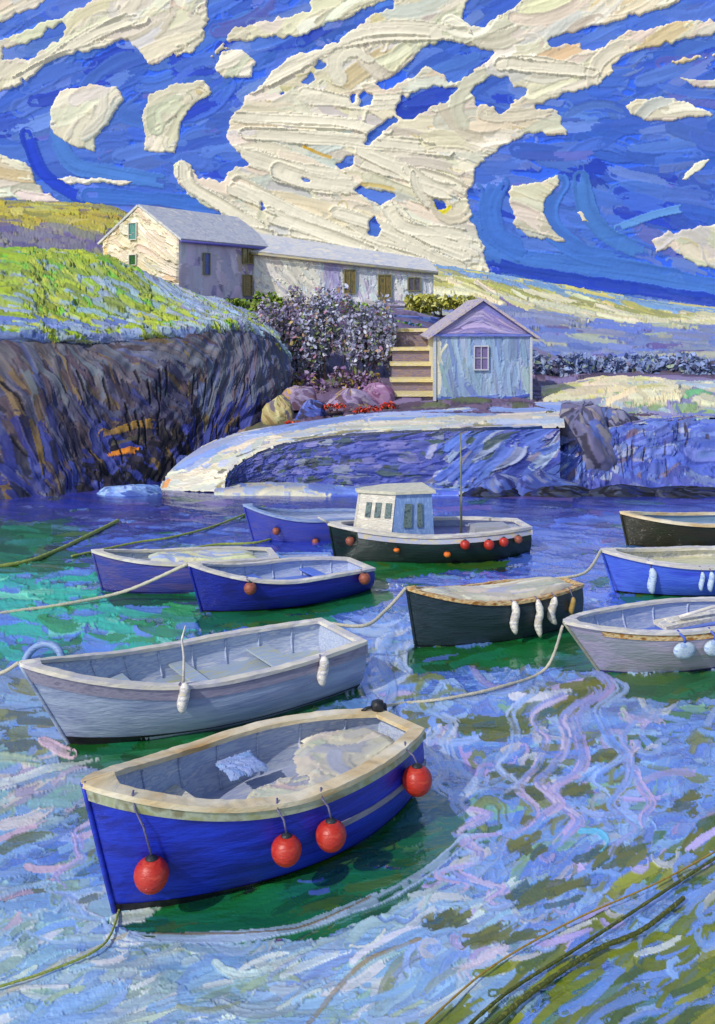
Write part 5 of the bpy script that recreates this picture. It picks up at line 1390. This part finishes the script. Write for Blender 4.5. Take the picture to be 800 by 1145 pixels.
b = MB(); b.tube([hC.P(0.0, 1.03, 1), hC.P(0.0, 1.05, 1) + np.array([-.28, 0, .16])], [.035, .018]); b.build('bowsprit', M_rimw, rC)
b = MB(); b.box((mt[0] + .75, 0, zd + .12), (1.0, .6, .2), taper=.9); b.build('hatch', pm('sage_hatch', [R(150, 156, 150), R(170, 166, 180)], 3), rC, smooth=False)


# --- things that hang on the boats
def wloc(h, t, k, out):
    p = h.P(t, k, 1); q = p.copy(); q[1] -= out
    return h.world(q)


def buoy(h, px, py, r, label, group, m=M_red, top=M_redtop, line=True, neck=M_dark, sq=1.0):
    t, k = h.find(px, py, r * .9)
    c = wloc(h, t, k, r * .95)
    root = base('buoy', c - np.array([0, 0, r]), label, 'buoy', group)
    off = np.array(root.location)
    b = MB(); pr = [(r * math.sin(a) * (1 - .06 * math.cos(a)) + .001, -r * math.cos(a) * sq) for a in np.linspace(.05, math.pi - .35, 16)]
    b.lathe(pr, c, k=24); b.build('ball', m, root, off=off)
    if False:
        b = MB(); pr = [(r * math.sin(a) * (1 - .06 * math.cos(a)) + .005, -r * math.cos(a) * sq + .003) for a in np.linspace(1.75, math.pi - .5, 7)]
        b.lathe(pr, c, k=24); b.build('faded_cap', top, root, off=off)
    b = MB(); b.lathe([(r * .40, r * .86), (r * .34, r * 1.02), (r * .18, r * 1.12), (.01, r * 1.16)], c, k=14); b.build('neck', neck, root, off=off)
    if line:
        g = h.world(h.P(t, 1.02, 1)); e = c + np.array([0, 0, r * 1.12])
        d = g + np.array([0, -.02, .03])
        mid_ = (d + e) / 2 + np.array([.025, -.03, 0])
        b = MB(); b.tube([d + np.array([0, .06, .02]), d, d * .6 + mid_ * .4 + np.array([-.02, 0, 0]), mid_, e], .011, k=6); b.build('lanyard', M_grey_line, root, off=off)
    return root


GBU = 'red buoys hanging along the ultramarine boat'
buoy(hF, 168, 978, .17, 'big red buoy nearest the bow of the ultramarine boat', GBU)
buoy(hF, 320, 951, .155, 'red buoy below the middle of the ultramarine boat', GBU)
buoy(hF, 370, 934, .16, 'red buoy just right of the middle one, on a grey line', GBU)
buoy(hF, 466, 873, .175, 'big red buoy at the stern corner of the ultramarine boat', GBU)
GBN = 'orange buoys along the navy boat'
buoy(hN, 280, 658, .125, 'dull orange buoy under the rim of the navy boat, near its bow', GBN, M_redd, None)
buoy(hN, 408, 647, .125, 'dull orange buoy at the stern of the navy boat', GBN, M_redd, None)
GBC = 'buoys and floats along the black fishing boat'
buoy(hC, 392, 605, .11, 'dusty red buoy near the bow of the black fishing boat', GBC, M_redd, None, line=False)
buoy(hC, 520, 609, .115, 'red buoy below the mast of the black fishing boat', GBC, M_red, M_redtop, line=False)
buoy(hC, 547, 609, .125, 'bright red buoy, second right of the mast', GBC, M_red, M_redtop, line=False)
buoy(hC, 564, 606, .115, 'bright red buoy, third right of the mast', GBC, M_red, M_redtop, line=False)
buoy(hC, 580, 603, .10, 'dull red buoy closest to the stern of the black fishing boat', GBC, M_redd, None, line=False)
buoy(hC, 444, 615, .075, 'small orange float below the wheelhouse of the black fishing boat', GBC, M_oran, None, line=False, sq=.7)
buoy(hC, 500, 620, .085, 'small orange float low on the black hull, left of the mast', GBC, M_oran, None, line=False, sq=.8)
GBA = 'small buoys along the dusky violet boat'
buoy(hA, 309, 594, .10, 'small orange buoy on the bow of the dusky violet boat', GBA, M_redd, None, line=False)
buoy(hA, 353, 606, .09, 'small orange buoy by the bow of the black fishing boat', GBA, M_redd, None, line=False)


def fender(h, px, y0, y1, r, label, group, m=M_fend, name='fender', bend=0.0):
    """long soft fender hung over the side between two picture rows"""
    t, k = h.find(px, (y0 + y1) / 2, r)
    c = wloc(h, t, k, r * 1.05)
    hh = (y1 - y0) * c[1] / F * 1.05
    root = base(name, c - np.array([0, 0, hh / 2]), label, 'fender', group)
    off = np.array(root.location)
    b = MB(); n = 10; zz_ = np.linspace(hh / 2, -hh / 2, n)
    pth = [c + np.array([bend * hh * (1 - (2 * z / hh) ** 2) * -1 + .02 * math.sin(z * 14), -.01, z]) for z in zz_]
    b.tube(pth, [r * q for q in (.35, .8, 1, .95, 1.05, 1, 1.05, .95, .75, .3)], k=12); b.build('body', m, root, off=off)
    g = h.world(h.P(t, 1.05, 1))
    b = MB(); b.tube([g + np.array([0, .08, .01]), g + np.array([0, -.03, .03]), pth[0] + np.array([0, 0, -.01])], .012, k=6); b.build('lanyard', M_grey_line, root, off=off)
    return root


GFG = 'white fenders over the side of the blue grey boat'
fender(hG, 206, 764, 796, .075, 'long white fender amidships on the blue grey boat', GFG)
fender(hG, 362, 734, 766, .075, 'white fender near the stern of the blue grey boat', GFG)
GFD = 'white fenders over the side of the bottle green boat'
fender(hD, 576, 673, 708, .075, 'thick white fender leftmost on the bottle green boat', GFD)
fender(hD, 603, 671, 711, .07, 'long white fender second on the bottle green boat', GFD)
fender(hD, 622, 668, 697, .075, 'bent white fender near the stern of the bottle green boat', GFD, bend=.16)
fender(hD, 640, 668, 687, .05, 'short ochre fender at the stern of the bottle green boat', GFD, pm('ochre_fender', [R(176, 150, 90), R(150, 120, 60)], 3))
GFR = 'pale fenders over the side of the royal blue boat'
fender(hR, 729, 636, 663, .085, 'pale blue fender alone on the royal blue boat', GFR, M_pblue)
fender(hR, 785, 640, 660, .05, 'thin pale blue fender left of a pair on the royal blue boat', GFR, M_pblue)
fender(hR, 795, 640, 661, .06, 'thicker pale blue fender at the right frame edge', GFR, M_pblue)


def disc(h, px, py, r, label, group):
    t, k = h.find(px, py, .06)
    c = wloc(h, t, k, .07)
    root = base('round_fender', c - np.array([0, 0, r]), label, 'fender', group)
    off = np.array(root.location)
    b = MB(); n = 22
    V = [];
    prof = [(.02, -.055), (.6, -.06), (.92, -.04), (1, 0), (.92, .04), (.6, .05)]
    dirx = h.R[0]; nrm = -h.R[1]
    for rr, dd in prof:
        for j in range(n):
            q = 2 * math.pi * j / n
            V.append(c + dirx * (r * rr * math.cos(q) * 1.15) + np.array([0, 0, r * .72 * rr * math.sin(q)]) - nrm * dd)
    Fc = [(i * n + j, i * n + (j + 1) % n, (i + 1) * n + (j + 1) % n, (i + 1) * n + j) for i in range(len(prof) - 1) for j in range(n)] + [tuple(range(n))[::-1], tuple((len(prof) - 1) * n + j for j in range(n))]
    b.add(V, Fc); b.build('body', M_pblue, root, off=off)
    g = h.world(h.P(t, 1.03, 1))
    b = MB(); b.tube([g + np.array([0, .05, .02]), g + np.array([.0, -.03, .0]), g * .4 + c * .6 + np.array([.03, -.03, .1]), c + np.array([0, -.02, r * .66])], .022, k=6); b.build('lanyard', pm('blue_line', [R(60, 84, 190), R(90, 110, 196)], 5), root, off=off)


GFL = 'round fenders on the pale grey boat'
disc(hL, 765, 727, .19, 'round pale fender in the middle of the pale grey boat', GFL)
disc(hL, 799, 724, .19, 'round pale fender cut by the right picture edge', GFL)


# --- loads: tarpaulins as thick folded heaps
def heap(name, h, poly, k, hgt, m, label, cat, group=None, seed=0, mat=None):
    """a lumpy cloth heap over a footprint given in boat coordinates (t, side -1..1)"""
    r = np.random.default_rng(seed)
    poly = np.array(poly, float)
    n = 70
    xs = np.linspace(poly[:, 0].min(), poly[:, 0].max(), n); ys = np.linspace(poly[:, 1].min(), poly[:, 1].max(), n)
    X, Y = np.meshgrid(xs, ys)
    cv = Canvas(n, n, m[0][1])
    cx = (poly[:, 0] - xs[0]) / (xs[-1] - xs[0]) * (n - 1); cy = (poly[:, 1] - ys[0]) / (ys[-1] - ys[0]) * (n - 1)
    ms = cv.mask(list(zip(cx, cy)), 1.5)
    er = ms.copy(); d = np.zeros(ms.shape)
    for i in range(16):
        d += er / 16.0
        e2 = er.copy(); e2[1:] &= er[:-1]; e2[:-1] &= er[1:]; e2[:, 1:] &= er[:, :-1]; e2[:, :-1] &= er[:, 1:]
        e2[0] = e2[-1] = False; e2[:, 0] = e2[:, -1] = False; er = e2
    cv.field(60, None, lambda x, y: .7 + .8 * math.sin(x / 14.), 26, 8, m, thick=1.2, curl=.5, edge=.6, bw=2.4)
    z = hgt * np.clip(d * 2.2, 0, 1) ** .6 * (.75 + .5 * noise2(n, n, 20)) + cv.ht * .016 * (d > .05)
    half = h.hb(np.clip(X, 0, 1)) * .9
    Pp = np.stack([X * h.L - h.L / 2, -Y * half, h.zs(np.clip(X, 0, 1)) * k + z], -1)
    keep = ms[:-1, :-1] & ms[1:, :-1] & ms[1:, 1:] & ms[:-1, 1:]
    b = MB(); b.grid(Pp, cv.col, keep=keep, flip=True)
    c0 = np.array([Pp[..., 0][ms].mean(), Pp[..., 1][ms].mean(), Pp[..., 2][ms].min()])
    o = b.build(name, M_WALL, None, off=c0)
    o.location = [float(v) for v in h.world(c0)]; o.rotation_euler = (0, 0, h.th)
    return tag(o, label, cat, group, 'thing')


cr = [(4, R(198, 190, 168)), (3, R(184, 180, 166)), (2, R(210, 204, 184)), (1.2, R(166, 166, 178))]
heap('tarpaulin', hF, [(.50, .7), (.66, .92), (.93, .85), (.97, .1), (.94, -.75), (.76, -.85), (.64, -.3), (.58, .3)], .72, .14, cr, 'large crumpled cream tarpaulin filling the stern of the ultramarine boat', 'tarpaulin', 'cream tarpaulins in the ultramarine boat', 1)
heap('tarpaulin', hF, [(.36, .9), (.44, .98), (.57, .92), (.62, .3), (.52, .1), (.42, .2), (.37, .5)], .74, .12, cr, 'smaller folded cream tarpaulin amidships in the ultramarine boat', 'tarpaulin', 'cream tarpaulins in the ultramarine boat', 2)
heap('blue_cloth', hF, [(.44, -.3), (.56, -.25), (.58, -.85), (.46, -.9)], .78, .05, [(3, R(140, 160, 204)), (2, R(124, 148, 200))], 'light blue cloth on the far side of the ultramarine boat', 'cloth', None, 3)
heap('boat_cover', hD, [(.05, .5), (.2, .8), (.5, .84), (.8, .84), (.97, .6), (.97, -.6), (.8, -.84), (.5, -.84), (.2, -.8), (.05, -.5)], .93, .13, cr, 'cream canvas cover laid over the bottle green boat', 'boat cover', None, 4)
heap('boat_cover', hP, [(.30, .7), (.6, .8), (.9, .7), (.9, -.7), (.6, -.8), (.3, -.7)], .86, .14, [(4, R(206, 204, 160)), (3, R(190, 190, 176)), (2, R(150, 166, 206))], 'yellowish cream cover in the purple blue boat', 'boat cover', None, 5)
# oars and boards
def board(h, name, pts, w, m, label, cat):
    b = MB(); p = np.array(pts)
    c = p.mean(0)
    b.tube(p - c, w, k=8)
    o = b.build(name, m); o.location = [float(v) for v in h.world(c)]; o.rotation_euler = (0, 0, h.th)
    return tag(o, label, cat, None, 'thing')
q0, q1 = boatpt(hL, 738, 694, .1), boatpt(hL, 812, 690, .1)
b = MB(); b.box((0, 0, 0), (q1[0] - q0[0], .34, .07)); b.box((.05, .02, .045), (q1[0] - q0[0] - .3, .2, .03))
o = b.build('bench_board', M_cream, smooth=False); o.location = [float(v) for v in hL.world((q0 + q1) / 2)]; o.rotation_euler = (.06, -.03, hL.th); tag(o, 'thick cream board lying across the pale grey boat', 'board', None, 'thing')
board(hL, 'oar', [boatpt(hL, 760, 690, .0), boatpt(hL, 796, 679, -.1), boatpt(hL, 815, 676, -.15)], .03, M_rimw, 'white oar resting on the cream board of the pale grey boat', 'oar')
t_, k_ = hG.find(203, 764, .0)
g = hG.world(hG.P(t_, 1.0, 1))
b = MB(); hpole = (768 - 698) * g[1] / F
b.tube([(0, .02, -.10), (.01, .02, hpole * .5), (-.02, .02, hpole * .78), (.03, .02, hpole)], [.022, .018, .014, .008], k=8)
o = b.build('staff', M_rimw); o.location = [float(v) for v in g]; tag(o, 'thin pale staff standing at the rim of the blue grey boat', 'staff', None, 'thing')
# outboard bracket on the nearest stern
t_ = hF.world(hF.P(1.0, 1.0, -1) + np.array([-.05, 0, .06]))
en = base('outboard_motor', t_, 'small black outboard fitting on the stern of the ultramarine boat', 'outboard motor'); offe = np.array(en.location)
b = MB(); b.lathe([(.03, -.04), (.075, 0), (.09, .06), (.07, .11), (.02, .13)], t_, k=12, jit=.2); b.build('cowl', M_dark, en, off=offe)
b = MB(); b.tube([t_ + np.array([.02, 0, .05]), t_ + np.array([-.14, -.05, .04]), t_ + np.array([-.2, -.06, .0])], [.022, .02, .026]); b.build('tiller', M_dark, en, off=offe)
b = MB(); b.tube([t_ + np.array([.07, .06, .04]), t_ + np.array([.10, .12, -.3]), t_ + np.array([.1, .13, -.95])], [.05, .045, .04]); b.build('shaft', M_dark, en, off=offe)

# small blue tender between the purple boat and the fishing boat
hT, rT = boat('tender', (-1.98, 23.2, .06, 1.35, .62, .6, .30, .24, .26, .06, .85), 'tiny light blue tender between the navy boat and the fishing boat', 'tender', None, dict(hull=H_royal, inside=M_ins, floor=pm('tender_floor', [R(110, 144, 214), R(90, 124, 206)], 3), rim=pm('tender_rim', [R(110, 144, 214), R(130, 160, 214)], 3)), rim=(.05, .02, .03), seats=(), boot=None, ribs=0, deck=.7)
# half sunk float ring beside the blue grey bow
c = atz(48, 742, 0)
b = MB(); n1, n2 = 28, 10; V = []
for i in range(n1):
    a = 2 * math.pi * i / n1
    for j in range(n2):
        q = 2 * math.pi * j / n2; rr = .34 + .065 * math.cos(q)
        V.append((rr * math.cos(a), .065 * math.sin(q) , rr * math.sin(a) * .95))
b.add(V, [(i * n2 + j, i * n2 + (j + 1) % n2, ((i + 1) % n1) * n2 + (j + 1) % n2, ((i + 1) % n1) * n2 + j) for i in range(n1) for j in range(n2)])
o = b.build('float_ring', pm('dull_blue_ring', [R(104, 134, 186), R(130, 156, 196), R(90, 116, 176)], 3)); o.location = [float(v) for v in c]; o.rotation_euler = (-.5, 0, -.2); tag(o, 'pale blue float ring half sunk by the bow of the blue grey boat', 'float ring', None, 'thing')


# ------------------------------------------------------------------ mooring lines
def rope(pts, r, m, label, group='mooring ropes across the water', sag=0.0, name='mooring_rope', twist=.12):
    p = np.array(pts, float)
    t = np.linspace(0, 1, len(p)); T = np.linspace(0, 1, 90)
    q = np.transpose(ctrl_map(p[None].repeat(2, 0), 2, 90)[0:1], (1, 0, 2))[:, 0]
    q[:, 2] -= sag * np.sin(T * math.pi)
    c = q[len(q) // 2].copy()
    b = MB(); b.tube(q - c, r * (1 + twist * np.sin(np.arange(90) * 1.9)), k=8)
    o = b.build(name, m); o.location = [float(v) for v in c]
    return tag(o, label, 'rope', group, 'thing')


bow = lambda h: h.world(h.P(0.0, 1.03, 1) + np.array([-.03, 0, 0]))
ws = lambda px, py: atz(px, py, .085)
rope([atz(-60, 700, .05), atz(0, 686, .06), atz(70, 676, .10), atz(140, 661, .25), bow(hN)], .035, M_rope, 'pale rope from the left picture edge to the navy bow')
rope([atz(-40, 760, .7), atz(0, 753, .8), bow(hG)], .028, M_rope, 'pale rope from the left picture edge to the blue grey bow')
rope([hG.world(hG.P(.97, 1.04, -1)), atz(405, 700, .75), atz(432, 682, .85), bow(hD)], .030, M_rope, 'pale rope between the blue grey stern and the bottle green bow')
rope([hD.world(hD.P(.94, 1.04, -1)), atz(655, 640, .78), bow(hR)], .030, M_rope, 'pale rope between the bottle green stern and the royal blue bow')
rope([hF.world(hF.P(.99, 1.05, -1)), ws(440, 788), ws(500, 781), ws(560, 768), ws(610, 748), bow(hL) + np.array([.0, .0, -.06])], .024, M_rope, 'long pale rope from the ultramarine stern to the pale grey bow')
rope([hF.world(hF.P(.01, .02, 1)), ws(116, 1056), ws(60, 1084), ws(-30, 1112)], .012, M_ropey, 'thin yellow green rope from the ultramarine bow to the lower left')
rope([ws(296, 566), ws(240, 588), ws(190, 601), ws(150, 607), ws(80, 622)], .03, M_ropey, 'yellow green rope trailing left from the dusky violet bow')
rope([ws(360, 576), ws(330, 592), ws(290, 606), ws(240, 609), ws(190, 618)], .03, M_ropey, 'yellow green rope in front of the dusky violet hull')
rope([ws(132, 582), ws(100, 598), ws(60, 617), ws(20, 630), ws(-60, 640)], .05, M_ropey, 'broad yellow green rope in the dark water far left')
GRH = 'heavy weedy ropes in the lower right corner'
rope([ws(530, 1165), ws(590, 1114), ws(660, 1066), ws(715, 1042), ws(748, 1018), ws(765, 1004)], .022, M_ropeg, 'thickest dark weedy rope crossing the lower right corner', GRH)
rope([ws(505, 1165), ws(565, 1112), ws(640, 1064), ws(720, 1012), ws(830, 940)], .015, M_ropeg, 'thinner dark weedy rope beside the thickest one', GRH)
rope([ws(455, 1165), ws(545, 1085), ws(640, 1030), ws(740, 985), ws(840, 930)], .009, M_ropeo, 'thin ochre rope above the weedy ropes in the lower right', GRH)
